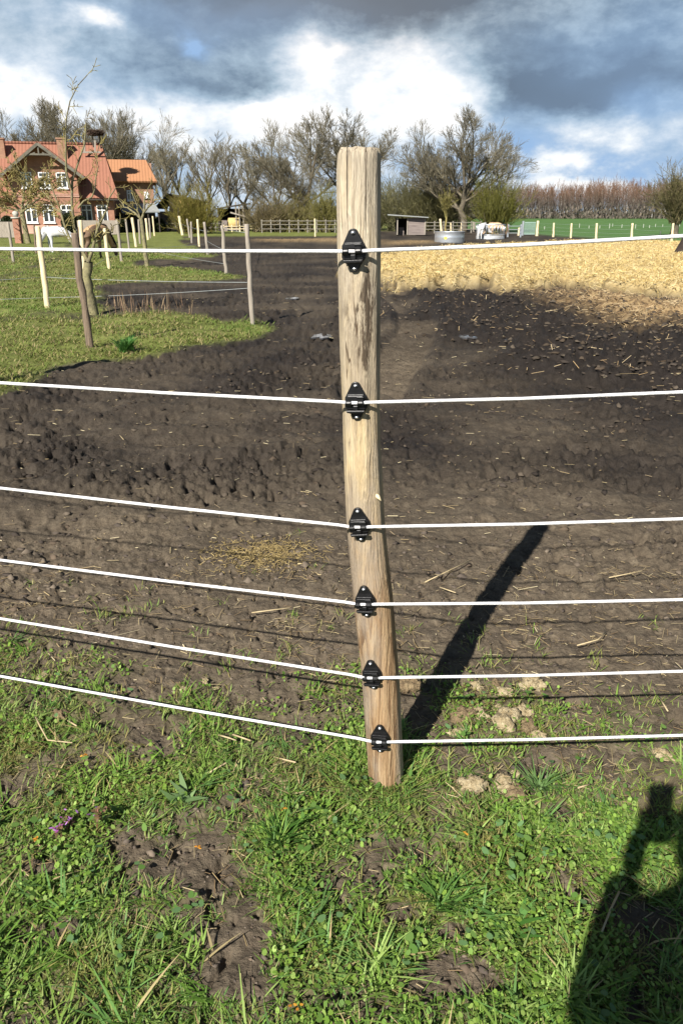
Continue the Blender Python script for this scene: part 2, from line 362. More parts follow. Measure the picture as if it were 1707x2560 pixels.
def tilemat(name, a, b, w=.30):
    m = bpy.data.materials.new(name); m.use_nodes = True; t = NT(m.node_tree); p = t.n['Principled BSDF']
    co = t.node('ShaderNodeTexCoord').outputs['Object']; x, y, z = t.xyz(co)
    ridge = t.math('SINE', t.math('MULTIPLY', t.math('ADD', x, t.math('MULTIPLY', y, .0)), 2 * math.pi / w))
    row = t.math('FRACT', t.math('MULTIPLY', z, 4.4))
    n = t.noise(co, .9, 6, .7); n2 = t.noise(t.vmath('MULTIPLY', co, (4.2, 4.2, 4.4)), 1, 1)
    c = t.mix(t.math('ADD', t.math('MULTIPLY', n, .6), t.math('MULTIPLY', n2, .4)), a, b)
    t.l.new(c, p.inputs['Base Color']); p.inputs['Roughness'].default_value = .85
    bn = t.node('ShaderNodeBump'); bn.inputs['Strength'].default_value = .4; bn.inputs['Distance'].default_value = .03
    t.l.new(t.math('ADD', ridge, row), bn.inputs['Height']); t.l.new(bn.outputs[0], p.inputs['Normal'])
    return m
M_tile = tilemat('red_tiles', (.22, .088, .052), (.33, .140, .085)); M_tile2 = tilemat('orange_tiles', (.31, .135, .062), (.44, .215, .10))

# ------------------------------------------------------------------ ground
def ground_material():
    m = bpy.data.materials.new('soil_and_turf'); m.use_nodes = True; t = NT(m.node_tree); p = t.n['Principled BSDF']
    co = t.node('ShaderNodeTexCoord').outputs['Object']
    zr, zg, zb = t.xyz(t.node('ShaderNodeAttribute', attribute_name='zone').outputs['Color'])
    ar, ag, ab = t.xyz(t.node('ShaderNodeAttribute', attribute_name='zone_b').outputs['Color'])
    n1 = t.noise(co, 1.1, 6, .65); n2 = t.noise(co, 9, 6, .7); n3 = t.noise(co, 45, 4, .7); n0 = t.noise(co, .25, 4, .6)
    dry = t.ramp(t.math('ADD', t.math('MULTIPLY', n2, .5), t.math('MULTIPLY', n3, .5)), [(.3, (.050, .038, .026)), (.5, (.115, .090, .062)), (.72, (.21, .170, .118))])
    wet = t.ramp(t.math('ADD', t.math('MULTIPLY', n1, .5), t.math('MULTIPLY', n2, .5)), [(.3, (.009, .007, .006)), (.55, (.024, .019, .016)), (.75, (.058, .046, .037))])
    c = t.mix(t.math('ADD', ag, t.math('MULTIPLY', t.math('SUBTRACT', n1, .5), .6), clamp=True), dry, wet)
    hay = t.ramp(n2, [(.3, (.12, .075, .04)), (.5, (.30, .20, .10)), (.7, (.52, .39, .20))])
    c = t.mix(t.math('MULTIPLY', zb, t.mapr(n2, .30, .52)), c, hay)
    past = t.ramp(t.math('ADD', t.math('MULTIPLY', n1, .55), t.math('MULTIPLY', n2, .45)), [(.30, (.14, .115, .045)), (.45, (.13, .15, .035)), (.56, (.17, .19, .05)), (.72, (.29, .26, .10))])
    pf = t.math('MULTIPLY', zr, t.mapr(t.math('ADD', n2, t.math('MULTIPLY', n3, .5)), .5, .66))
    c = t.mix(t.math('MAXIMUM', pf, t.math('MULTIPLY', zr, ab)), c, past)
    fld = t.ramp(n0, [(.3, (.060, .135, .038)), (.7, (.10, .185, .060))])
    fld = t.mix(t.math('MULTIPLY', t.noise(t.vmath('MULTIPLY', co, (.03, .35, 1)), 1, 4), .5), fld, (.075, .15, .03))
    c = t.mix(ar, c, fld)
    strw = t.ramp(t.math('ADD', t.math('MULTIPLY', n2, .5), t.math('MULTIPLY', n1, .5)), [(.32, (.30, .21, .09)), (.5, (.50, .38, .18)), (.68, (.64, .52, .29))])
    c = t.mix(zg, c, strw)
    t.l.new(c, p.inputs['Base Color']); p.inputs['Specular IOR Level'].default_value = .18
    t.l.new(t.mapr(ag, 0., 1., .95, .72), p.inputs['Roughness'])
    bn = t.node('ShaderNodeBump'); bn.inputs['Strength'].default_value = .8; bn.inputs['Distance'].default_value = .018
    t.l.new(t.math('ADD', t.noise(co, 38, 6, .7), t.math('MULTIPLY', n2, 1.2)), bn.inputs['Height']); t.l.new(bn.outputs[0], p.inputs['Normal'])
    return m
def build_ground():
    dep = np.radians(np.linspace(76, 1.25, 760)); r = np.concatenate([[.12], 1.5 / np.tan(dep), np.exp(np.linspace(math.log(72), math.log(3000), 60))])
    a = np.concatenate([np.linspace(-180, -78, 16)[:-1], np.linspace(-78, -33, 130)[:-1], np.linspace(-33, 33, 600)[:-1], np.linspace(33, 78, 130)[:-1], np.linspace(78, 180, 16)[:-1]])
    A = np.radians(a); RR, AA = np.meshgrid(r, A, indexing='ij'); x = (RR * np.sin(AA)).ravel(); y = (RR * np.cos(AA)).ravel()
    z4 = zones(x, y); h = height(x, y, z4); h = np.where(np.hypot(x, y) < .2, 0, h)
    past, rf, st, mx = z4; ng = neargrass(x, y); rr = np.hypot(x, y)
    dark = sstep(rr, 2.6, 5.5) * .8 + .25 * fbm(x * .6, y * .6, 2, 81); dark = dark + .8 * bank(x, y) - .35 * track(x, y)[1] - .22 * sstep(fbm(x * .45, y * .7, 3, 39), -.1, .4) * sstep(rr, 3, 5); dark = np.clip(dark, 0, 1)
    ones = np.ones_like(x)
    n, k = RR.shape; idx = np.arange(n * k).reshape(n, k); nx = np.roll(idx, -1, 1)
    F = np.stack([idx[:-1], idx[1:], nx[1:], nx[:-1]], -1).reshape(-1, 4)
    V = np.stack([x, y, h], 1); V = np.vstack([V, [[0, 0, 0]]]); cidx = n * k
    tri = np.stack([np.full(k, cidx), idx[0], nx[0]], -1)
    def A4(a, b, c): 
        q = np.ones((len(x) + 1, 4)); q[:-1, 0] = a; q[:-1, 1] = b; q[:-1, 2] = c; q[-1, :3] = 0; return q
    fg = sstep(rr, 14, 30)
    o = npmesh('ground', V, [F, tri[:, [0, 2, 1]]], ground_material(), smooth=True, attrs={'zone': A4(np.clip(past + .45 * ng * (rr < 4), 0, 1), st, mx), 'zone_b': A4(rf, dark, fg)})
    tag(o, kind='structure')
    if o.data.polygons[1000].normal.z < 0: o.data.flip_normals()
build_ground()

# ------------------------------------------------------------------ blades, leaves, straws
def blades(P, h, wd, az, lean, curl, col, seg=3):
    N = len(P); t = np.linspace(0, 1, seg + 1)[None, :]; d = np.stack([np.cos(az), np.sin(az), 0 * az], 1); pr = np.stack([-np.sin(az), np.cos(az), 0 * az], 1)
    hz = (lean[:, None] * t + curl[:, None] * t * t) * h[:, None]; vz = h[:, None] * (t - .45 * np.abs(curl)[:, None] * t * t)
    c = P[:, None, :] + d[:, None, :] * hz[..., None]; c[..., 2] += vz
    ww = wd[:, None] * (1 - t ** 2 * .92) * (.7 + .6 * np.minimum(t * 3, 1)) / 2
    V = np.stack([c - pr[:, None] * ww[..., None], c + pr[:, None] * ww[..., None]], 2).reshape(N, -1, 3)
    b = (np.arange(N) * (seg + 1) * 2)[:, None]; F = np.concatenate([b + np.array([[2 * s, 2 * s + 1, 2 * s + 3, 2 * s + 2]]) for s in range(seg)], 0)
    return V.reshape(-1, 3), F, np.repeat(col, (seg + 1) * 2, 0)
def leaves(P, size, asp, az, tilt, col, n=6):
    N = len(P); k = np.arange(n) * 2 * np.pi / n; lx, ly = np.cos(k)[None] * size[:, None], np.sin(k)[None] * (size * asp)[:, None]
    ca, sa, ct, st = np.cos(az)[:, None], np.sin(az)[:, None], np.cos(tilt)[:, None], np.sin(tilt)[:, None]
    X = lx * ct * ca - ly * sa; Y = lx * ct * sa + ly * ca; Z = lx * st - .25 * np.abs(ly)
    V = P[:, None, :] + np.stack([X, Y, Z], -1); F = (np.arange(N) * n)[:, None] + np.arange(n)[None]
    return V.reshape(-1, 3), F, np.repeat(col, n, 0)
def straws(P, ln, wd, az, pitch, col):
    N = len(P); d = np.stack([np.cos(az) * np.cos(pitch), np.sin(az) * np.cos(pitch), np.sin(pitch)], 1)
    s = np.stack([-np.sin(az), np.cos(az), 0 * az], 1); u = np.cross(d, s)
    sw, uw = s * (wd / 2)[:, None], u * (wd / 3)[:, None]; e = d * (ln / 2)[:, None]
    V = np.stack([P - e + sw, P - e - sw, P - e + uw, P + e + sw, P + e - sw, P + e + uw], 1).reshape(-1, 3)
    b = (np.arange(N) * 6)[:, None]
    F = np.concatenate([b + np.array([[0, 1, 4, 3]]), b + np.array([[1, 2, 5, 4]]), b + np.array([[2, 0, 3, 5]])], 0)
    return V, F, np.repeat(col, 6, 0)
def merge(parts):
    V, F, c, b = [], [], [], 0
    for (v, f, q) in parts: V.append(v); F.append(f + b); c.append(q); b += len(v)
    fs = {}
    for f in F: fs.setdefault(f.shape[1], []).append(f)
    return np.concatenate(V), [np.concatenate(f) for f in fs.values()], np.concatenate(c)
def palette(rng, N, cols, var=.25):
    c = np.array(cols)[rng.integers(0, len(cols), N)] * ALB; return c * (1 + var * rng.uniform(-1, 1, (N, 1)))
rng = np.random.default_rng(5)
def on_ground(x, y): return np.stack([x, y, height(x, y)], 1)
def sample_near(N, y0=.62, y1=3.3, xr=.62):
    y = rng.uniform(y0, y1, N); x = rng.uniform(-1, 1, N) * (xr * y + .55); return x, y
GREEN = [(.11, .21, .03), (.15, .265, .04), (.20, .315, .058), (.24, .335, .09), (.12, .235, .06)]
YELL = [(.27, .27, .08), (.30, .27, .10), (.21, .25, .055)]
def near_grass():
    parts = []
    # low dense short blades
    x, y = sample_near(210000); m = neargrass(x, y); k = rng.random(len(x)) < m * 1.1 * (.5 + .5 * sstep(-y, -2.6, -1.6)); x, y = x[k], y[k]; N = len(x)
    col = palette(rng, N, GREEN + YELL[:1]); sp = sstep(y, 1.7, 2.5)[:, None]; col = col * (1 - .6 * sp) + .6 * sp * palette(rng, N, YELL)
    ms_ = (.75 * sstep(fbm(x * 2.4, y * 2.4, 3, 191), .0, .45) * (rng.random(N) < .75))[:, None]; col = col * (1 - ms_) + ms_ * palette(rng, N, [(.30, .23, .09), (.22, .17, .06), (.25, .22, .06)])
    parts.append(blades(on_ground(x, y), rng.uniform(.010, .028, N), rng.uniform(.0018, .004, N), rng.uniform(0, 6.28, N), rng.uniform(.4, 1.6, N), rng.uniform(-.2, .8, N), col, 2))
    # tufts
    tx, ty = sample_near(2600, .62, 2.9); m = neargrass(tx, ty) * sstep(fbm(tx * 2.6, ty * 2.6, 2, 97), -.5, .35); k = rng.random(len(tx)) < m; tx, ty = tx[k], ty[k]
    nb = rng.integers(8, 26, len(tx)); rep = np.repeat(np.arange(len(tx)), nb); N = len(rep); th = rng.uniform(.016, .046, len(tx)) * np.where(rng.random(len(tx)) < .10, 1.45, 1) * (1.25 - .42 * sstep(ty, 1.3, 2.4)); ta = rng.uniform(0, 6.28, len(tx))
    a = ta[rep] + rng.normal(0, 1.3, N); x = tx[rep] + rng.normal(0, .018, N); y = ty[rep] + rng.normal(0, .018, N)
    tc = palette(rng, len(tx), GREEN); col = tc[rep] * (1 + .25 * rng.uniform(-1, 1, (N, 1))); dead = rng.random(N) < .07; col[dead] = palette(rng, dead.sum(), [(.42, .34, .17), (.34, .26, .12)])
    parts.append(blades(on_ground(x, y), th[rep] * rng.uniform(.5, 1.25, N), rng.uniform(.0025, .0055, N), a, rng.uniform(.4, 1.5, N), rng.uniform(.1, .9, N), col, 4))
    # sparse seedlings on the bare soil behind the fence
    tx, ty = sample_near(1500, 1.7, 4.0); k = (rng.random(len(tx)) < .8 * np.exp(-((ty - 1.9 + .15 * tx) / .75) ** 2)) & (fbm(tx * 2.5, ty * 2.5, 2, 91) > -.15); tx, ty = tx[k], ty[k]
    rep = np.repeat(np.arange(len(tx)), 12); N = len(rep)
    parts.append(blades(on_ground(tx[rep] + rng.normal(0, .018, N), ty[rep] + rng.normal(0, .022, N)), rng.uniform(.012, .035, N), rng.uniform(.002, .004, N), rng.uniform(0, 6.28, N), rng.uniform(.3, 1.3, N), rng.uniform(0, .8, N), palette(rng, N, YELL + GREEN[1:4]), 2))
    N = 420; an = rng.uniform(0, 6.28, N); rr_ = rng.uniform(.05, .13, N); x, y = .105 + rr_ * np.cos(an), 1.79 + rr_ * np.sin(an)
    parts.append(blades(on_ground(x, y), rng.uniform(.02, .06, N), rng.uniform(.002, .0045, N), an + rng.normal(0, .8, N), rng.uniform(.2, 1.1, N), rng.uniform(0, .8, N), palette(rng, N, GREEN + YELL), 3))
    V, F, c = merge(parts); o = npmesh('grass', V, F, M_leaf, col=c); tag(o, 'short green turf of fine blades and tufts in front of the wooden post', 'grass', kind='stuff')
    # broad-leaved weeds
    parts = []
    x, y = sample_near(190000, .62, 2.9); wm = neargrass(x, y) * sstep(fbm(x * 2.2, y * 2.2, 2, 101), -.35, .5); k = rng.random(len(x)) < wm * .85; x, y = x[k], y[k]; N = len(x)
    P = on_ground(x, y); P[:, 2] += rng.uniform(.004, .030, N)
    parts.append(leaves(P, rng.uniform(.003, .0080, N), rng.uniform(.55, .9, N), rng.uniform(0, 6.28, N), rng.uniform(-.9, .9, N), palette(rng, N, [(.14, .25, .035), (.20, .32, .05), (.26, .37, .085), (.12, .215, .04)])))
    cx, cy = sample_near(300, .62, 2.3); k = rng.random(len(cx)) < neargrass(cx, cy) * 1.0; cx, cy = cx[k], cy[k]
    rep = np.repeat(np.arange(len(cx)), 7); N = len(rep); P = on_ground(cx[rep] + rng.normal(0, .028, N), cy[rep] + rng.normal(0, .028, N)); P[:, 2] += rng.uniform(.018, .05, N)
    parts.append(leaves(P, rng.uniform(.005, .012, N), rng.uniform(.45, .9, N), rng.uniform(0, 6.28, N), rng.uniform(-.45, .45, N), palette(rng, N, [(.10, .20, .04), (.15, .26, .06), (.13, .24, .09)]), 8))
    V, F, c = merge(parts); o = npmesh('weeds', V, F, M_leaf, col=c); tag(o, 'small round leaved green weeds creeping through the near turf', 'weeds', kind='stuff')
near_grass()
def dead_litter():
    parts = []
    # dry grass and chaff among the turf and straw scraps over the mud
    x, y = sample_near(16000, .62, 3.2); k = rng.random(len(x)) < .15 + .85 * sstep(fbm(x * 3.4, y * 3.4, 2, 171), .0, .5); x, y = x[k], y[k]; N = len(x); P = on_ground(x, y); P[:, 2] += .008
    parts.append(straws(P, rng.uniform(.01, .05, N), rng.uniform(.0012, .003, N), rng.uniform(0, 6.28, N), rng.normal(0, .2, N), palette(rng, N, [(.30, .22, .11), (.22, .15, .08), (.45, .36, .2)])))
    r = np.exp(rng.uniform(math.log(2.3), math.log(17), 1900)); a = rng.uniform(-.6, .6, 1900); x, y = r * np.sin(a), r * np.cos(a)
    past, rf, st, mx = zones(x, y); k = (past < .4) & (st < .4); x, y, r = x[k], y[k], r[k]; N = len(x); P = on_ground(x, y); P[:, 2] += .008
    parts.append(straws(P, np.minimum(.12, .012 * np.exp(rng.normal(.4, .7, N))) * np.minimum(2., .6 + r / 7), (.002 + .0006 * r) * rng.uniform(.5, 1.3, N), rng.uniform(0, 6.28, N), rng.normal(0, .08, N), palette(rng, N, [(.50, .40, .22), (.36, .27, .14), (.62, .53, .33), (.30, .23, .14)])))
    # the yellowish chaff patch
    q = G(660, 1385); N = 1500; P = on_ground(q[0] + rng.normal(0, .13, N), q[1] + rng.normal(0, .09, N)); P[:, 2] += .006
    parts.append(straws(P, rng.uniform(.008, .03, N), rng.uniform(.002, .004, N), rng.uniform(0, 6.28, N), rng.normal(0, .3, N), palette(rng, N, [(.34, .25, .10), (.26, .19, .08), (.42, .32, .14)])))
    V, F, c = merge(parts); o = npmesh('straw_litter', V, F, M_straw, col=c); tag(o, 'scraps of straw and chaff scattered over the dark mud', 'straw litter', kind='stuff')
    # named longer stalks
    for (ax, ay, bx, by) in [(165, 1372, 95, 1455), (0, 0, 0, 0)][:0]: pass
dead_litter()
def straw_bed():
    parts = []
    r = np.exp(rng.uniform(math.log(13), math.log(46), 170000)); a = rng.uniform(-.05, .56, 170000); x, y = r * np.sin(a), r * np.cos(a)
    past, rf, st, mx = zones(x, y); k = rng.random(len(x)) < st * (.45 + .9 * sstep(fbm(x * .9, y * .6, 3, 181), -.5, .5)); x, y, r = x[k], y[k], r[k]; N = len(x); P = on_ground(x, y); P[:, 2] += rng.uniform(.0, .05, N)
    parts.append(straws(P, rng.uniform(.05, .19, N), .0045 + .0003 * r, rng.uniform(0, 6.28, N), rng.normal(.05, .5, N), palette(rng, N, [(.66, .50, .20), (.76, .60, .28), (.56, .40, .15), (.86, .72, .40), (.46, .31, .12)])))
    r = np.exp(rng.uniform(math.log(8), math.log(24), 40000)); a = rng.uniform(-.05, .6, 40000); x, y = r * np.sin(a), r * np.cos(a)
    past, rf, st, mx = zones(x, y); k = (rng.random(len(x)) < np.maximum(mx * .95, bank(x, y) * .035)) & (st < .5) & (fbm(x * .8, y * .8, 3, 111) > -.25); x, y, r = x[k], y[k], r[k]; N = len(x); P = on_ground(x, y); P[:, 2] += rng.uniform(0, .04, N)
    parts.append(straws(P, rng.uniform(.04, .14, N), .006 + .0003 * r, rng.uniform(0, 6.28, N), rng.normal(.0, .35, N), palette(rng, N, [(.38, .26, .13), (.48, .35, .19), (.26, .17, .09), (.60, .47, .28)])))
    V, F, c = merge(parts); o = npmesh('straw_bedding', V, F, M_straw, col=c); tag(o, 'broad bed of golden loose straw spread over the muddy paddock', 'straw bed', kind='stuff')
straw_bed()
def mud_clods():
    r = np.exp(rng.uniform(math.log(3.0), math.log(22), 5200)); a = rng.uniform(-.6, .6, 5200); x, y = r * np.sin(a), r * np.cos(a)
    past, rf, st, mx = zones(x, y); tz, tm = track(x, y); k = (past < .3) & (st < .3) & (tm < .3) & (rng.random(len(x)) < .25 + .75 * sstep(fbm(x * .7, y * .7, 2, 121), -.2, .4)); x, y, r = x[k], y[k], r[k]; N = len(x)
    r2 = np.exp(rng.uniform(math.log(6), math.log(20), 9000)); a2 = rng.uniform(0, .6, 9000); x2, y2 = r2 * np.sin(a2), r2 * np.cos(a2); k2 = rng.random(9000) < bank(x2, y2) * .55; x, y, r = np.concatenate([x, x2[k2]]), np.concatenate([y, y2[k2]]), np.concatenate([r, r2[k2] * 1.7]); N = len(x)
    x3, y3 = sample_near(26000, .6, 3.6); k3 = (neargrass(x3, y3) < .35) & (rng.random(26000) < .2 + .8 * sstep(fbm(x3 * 4, y3 * 4, 2, 201), -.2, .4)); x3, y3 = x3[k3], y3[k3]; nn = len(x3); x, y, r = np.concatenate([x, x3]), np.concatenate([y, y3]), np.concatenate([r, np.full(nn, 2.)]); N = len(x)
    base = np.array([(1, 0, 0), (-1, 0, 0), (0, 1, 0), (0, -1, 0), (0, 0, 1), (.6, .6, .55), (-.6, .6, .5), (.6, -.6, .5), (-.6, -.6, .6)])
    s = rng.uniform(.006, .022, N) * np.minimum(1.6, .6 + r / 12); s[N - nn:] = .0018 * np.exp(rng.normal(.45, .5, nn)); ca, sa = np.cos(rng.uniform(0, 6.28, N)), 0
    J = base[None] * (1 + .55 * rng.uniform(-1, 1, (N, 9, 3))) * s[:, None, None] * np.stack([rng.uniform(.8, 1.8, N), rng.uniform(.7, 1.2, N), rng.uniform(.5, 1, N)], 1)[:, None]
    an = rng.uniform(0, 6.28, N)[:, None]; X = J[..., 0] * np.cos(an) - J[..., 1] * np.sin(an); Y = J[..., 0] * np.sin(an) + J[..., 1] * np.cos(an)
    V = on_ground(x, y)[:, None] + np.stack([X, Y, J[..., 2]], -1)
    f = np.array([(0, 5, 7), (0, 2, 5), (2, 6, 5), (2, 1, 6), (1, 8, 6), (1, 3, 8), (3, 7, 8), (3, 0, 7), (5, 4, 7), (5, 6, 4), (6, 8, 4), (8, 7, 4)])
    F = ((np.arange(N) * 9)[:, None, None] + f[None]).reshape(-1, 3)
    o = npmesh('mud_clods', V.reshape(-1, 3), F, M_stem, smooth=False, col=np.repeat(palette(rng, N, [(.05, .04, .032), (.075, .06, .045), (.035, .028, .023), (.06, .045, .032)]) * (1 + 1.0 * sstep(-r, -5, -3))[:, None], 9, 0)); tag(o, 'crumbled clods of dark earth littering the churned paddock', 'mud clods', kind='stuff')
mud_clods()
def pasture_grass():
    parts = []
    r = np.exp(rng.uniform(math.log(6.5), math.log(40), 120000)); a = rng.uniform(-.66, -.02, 120000); x, y = r * np.sin(a), r * np.cos(a)
    past, rf, st, mx = zones(x, y); cl = sstep(fbm(x * 1.6, y * 1.6, 3, 131), -.55, .35); k = rng.random(len(x)) < past * (.25 + .75 * cl); x, y, r = x[k], y[k], r[k]; N = len(x)
    col = palette(rng, N, [(.16, .20, .045), (.20, .23, .06), (.29, .26, .10), (.33, .27, .13), (.13, .18, .035)]); gz = sstep(fbm(x * .35, y * .35, 2, 141), .0, .5)[:, None]; col = col * (1 - gz * .6) + gz * .6 * ALB * np.array([[.12, .22, .035]])
    parts.append(blades(on_ground(x, y), rng.uniform(.02, .06, N) * (.8 + r * .02), .004 + .0008 * r, rng.uniform(0, 6.28, N), rng.uniform(.5, 1.6, N), rng.uniform(0, .8, N), col, 2))
    V, F, c = merge(parts); o = npmesh('pasture_grass', V, F, M_leaf, col=c); tag(o, 'olive green pasture grass around the orchard stakes', 'grass', kind='stuff')
    parts = []
    N = 110; px = rng.uniform(250, 485, N); py = rng.uniform(762, 790, N); xy = np.array([G(a, b) for a, b in zip(px, py)])
    parts.append(blades(on_ground(xy[:, 0], xy[:, 1]), rng.uniform(.12, .42, N), np.full(N, .008), rng.uniform(0, 6.28, N), rng.normal(0, .35, N), rng.normal(0, .15, N), palette(rng, N, [(.30, .20, .12), (.24, .15, .09), (.36, .26, .15)]), 2))
    V, F, c = merge(parts); o = npmesh('dry_stalks', V, F, M_straw, col=c); tag(o, 'brown dead weed stalks standing beside the mud patch', 'dry stalks', kind='stuff')
pasture_grass()
#NEXT
# ------------------------------------------------------------------ the big fence post, its insulators and the six ropes
PYV = 1.79
AX = [(966, 2010, 89), (967, 1960, 89), (953, 1700, 95), (934, 1500, 100), (914, 1300, 97), (905, 1100, 96), (903, 1000, 97), (900, 820, 104), (899, 640, 110), (898, 500, 112), (898, 372, 113)]
ax = []
for (px, py, wpx) in AX:
    p = PY(px, py, PYV); dep = p.y * math.cos(PITCH) - (p.z - CAMH) * math.sin(PITCH); ax.append((p.x, p.z, wpx * dep / FPX / 2))
ax = np.array(ax); BASEX = float(np.interp(0, ax[:, 1], ax[:, 0])); TOPZ = float(ax[-1, 1])
def post_axis(z): return float(np.interp(z, ax[:, 1], ax[:, 0])), float(np.interp(z, ax[:, 1], ax[:, 2]))
def post_material():
    m = bpy.data.materials.new('post_wood'); m.use_nodes = True; t = NT(m.node_tree); p = t.n['Principled BSDF']
    co = t.node('ShaderNodeTexCoord').outputs['Object']; x, y, z = t.xyz(co)
    wob = t.noise(t.vmath('MULTIPLY', co, (9, 9, 2.6)), 1, 3, .5, 0, 'Color')
    cw = t.vmath('ADD', co, t.vmath('MULTIPLY', wob, (.05, .05, .0)))
    grain = t.noise(t.vmath('MULTIPLY', cw, (95, 95, 3.2)), 1, 5, .65)
    fine = t.noise(t.vmath('MULTIPLY', cw, (260, 260, 12)), 1, 3, .6)
    flame = t.math('FRACT', t.math('ADD', t.math('MULTIPLY', z, .7), t.math('MULTIPLY', t.noise(t.vmath('MULTIPLY', co, (17, 17, 1.5)), 1, 3, .5), 8.0)))
    low = t.mapr(z, 1.02, .55)
    top = t.ramp(grain, [(.32, (.26, .20, .13)), (.45, (.50, .41, .275)), (.66, (.67, .58, .425))])
    mid = t.ramp(grain, [(.31, (.24, .165, .088)), (.44, (.48, .365, .205)), (.68, (.62, .495, .30))])
    bot = t.ramp(t.math('ADD', t.math('MULTIPLY', grain, .6), t.math('MULTIPLY', flame, .32)), [(.28, (.14, .078, .038)), (.46, (.31, .195, .10)), (.68, (.46, .325, .185))])
    c = t.mix(t.mapr(z, 1.45, 1.1), top, mid); c = t.mix(low, c, bot)
    c = t.mix(t.math('MULTIPLY', t.mapr(fine, .52, .70), .5), c, (.2, .14, .08))
    big = t.noise(t.vmath('MULTIPLY', co, (14, 14, 5)), 1, 5, .65)
    # grey weathering on the left flank and dark mould stains below the top insulator
    gl = t.math('MULTIPLY', t.mapr(x, -.008, -.040), t.mapr(big, .35, .6)); c = t.mix(t.math('MULTIPLY', gl, .6), c, (.31, .265, .21))
    gr = t.math('MULTIPLY', t.mapr(x, .015, .034), .6); c = t.mix(gr, c, (.40, .345, .27))
    def spot(x0, z0, sx, sz):
        a = t.math('MULTIPLY', t.math('SUBTRACT', x, x0), 1 / sx); b = t.math('MULTIPLY', t.math('SUBTRACT', z, z0), 1 / sz)
        return t.math('EXPONENT', t.math('MULTIPLY', t.math('ADD', t.math('MULTIPLY', a, a), t.math('MULTIPLY', b, b)), -1.0))
    sx0 = -BASEX + .04
    st = t.math('ADD', spot(sx0 + .012, 1.225, .020, .095), t.math('ADD', spot(sx0 - .002, 1.295, .034, .04), spot(sx0 + .018, 1.34, .014, .06)))
    st = t.math('MULTIPLY', t.math('MULTIPLY', st, 1.5), t.mapr(t.math('ADD', t.math('MULTIPLY', t.noise(t.vmath('MULTIPLY', co, (55, 55, 16)), 1, 5, .7), .55), t.math('MULTIPLY', grain, .45)), .43, .57), clamp=True)
    c = t.mix(t.math('MULTIPLY', st, .92), c, (.060, .040, .024))
    cn = t.math('ABSOLUTE', t.math('SUBTRACT', t.noise(t.vmath('MULTIPLY', co, (42, 42, 1.1)), 1, 2, .5), .5)); c = t.mix(t.math('MULTIPLY', t.mapr(cn, .010, .003), t.mapr(big, .40, .55)), c, (.09, .06, .035))
    # a drying crack
    ck = t.math('ABSOLUTE', t.math('ADD', t.math('SUBTRACT', x, -BASEX + .012), t.math('MULTIPLY', t.math('SUBTRACT', fine, .5), .002)))
    c = t.mix(t.math('MULTIPLY', t.mapr(ck, .0016, .0006), t.mapr(z, 1.48, 1.56)), c, (.03, .02, .015))
    t.l.new(c, p.inputs['Base Color']); p.inputs['Roughness'].default_value = .75; p.inputs['Specular IOR Level'].default_value = .25
    bn = t.node('ShaderNodeBump'); bn.inputs['Strength'].default_value = .9; bn.inputs['Distance'].default_value = .006
    t.l.new(t.math('ADD', grain, fine), bn.inputs['Height']); t.l.new(bn.outputs[0], p.inputs['Normal'])
    return m
post = thing('fence_post', (BASEX, PYV, 0), 'thick barkless wooden post with six black insulators standing in the foreground grass', 'fence post')
def build_pole():
    nz, na = 170, 72; zs = np.linspace(-.15, TOPZ, nz); V = []
    for i, z in enumerate(zs):
        x0, r = post_axis(z); th = np.linspace(0, 2 * np.pi, na, endpoint=False)
        rr = r * (1 + .030 * pn(np.cos(th) * 1.3 + 5, np.sin(th) * 1.3 + z * 2.2, 3) + .018 * pn(th * 0 + np.cos(th) * 3, np.sin(th) * 3 + z * 5, 7) + .007 * pn(np.cos(th) * 11, np.sin(th) * 11 + z * 3, 9))
        # an axe-trimmed flat along the right side
        fl = np.cos(th - R(-13)); rr = np.where(fl > .90, np.minimum(rr, r * (.90 + .02 * pn(z * 9 + th * 0, th * 0, 4)) / fl), rr)
        if z > TOPZ - .012: rr = rr * (1 - .10 * ((z - TOPZ + .012) / .012) ** 2)
        if z > TOPZ - .04: rr = rr * (1 - .10 * np.clip(np.cos(th - R(180)) - .35, 0, 1) * (z - TOPZ + .04) / .04)
        groove = np.exp(-((np.cos(th) + .42) / .045) ** 2) * (np.sin(th) < 0) * float(sstep(np.array(z), 1.46, 1.60)); rr = rr - .006 * groove
        V.append(np.stack([x0 - BASEX + rr * np.cos(th), rr * np.sin(th), np.full(na, z) + (.004 * pn(np.cos(th) * 3, np.sin(th) * 3, 2) if i > nz - 3 else 0)], 1))
    V = np.concatenate(V); b = np.arange(nz - 1)[:, None] * na; k = np.arange(na)[None]
    F = np.stack([b + k, b + (k + 1) % na, b + na + (k + 1) % na, b + na + k], -1).reshape(-1, 4)
    c = len(V); V = np.vstack([V, [[post_axis(TOPZ)[0] - BASEX, 0, TOPZ + .002]]]); T = np.stack([(nz - 1) * na + np.arange(na), (nz - 1) * na + (np.arange(na) + 1) % na, np.full(na, c)], -1)
    npmesh('pole', V, [F, T], post_material(), post, True)
    s = MB(); s.prism([(-.004, .016, TOPZ - .055), (.004, .018, TOPZ - .05), (.006, .016, TOPZ + .004), (-.001, .015, TOPZ + .006)], (.0, .006, .0))
    kn = MB(); zk = .87; xk, rk = post_axis(zk); a = R(-52)
    px_, py_ = xk - BASEX + rk * math.cos(a) * .98, rk * math.sin(a) * .98
    kn.tube([(px_, py_, zk), (px_ + .004, py_ - .006, zk - .003), (px_ + .010, py_ - .011, zk - .010)], [.006, .005, .001], 6); kn.build('splinter', M_palewood, post, True)
build_pole()
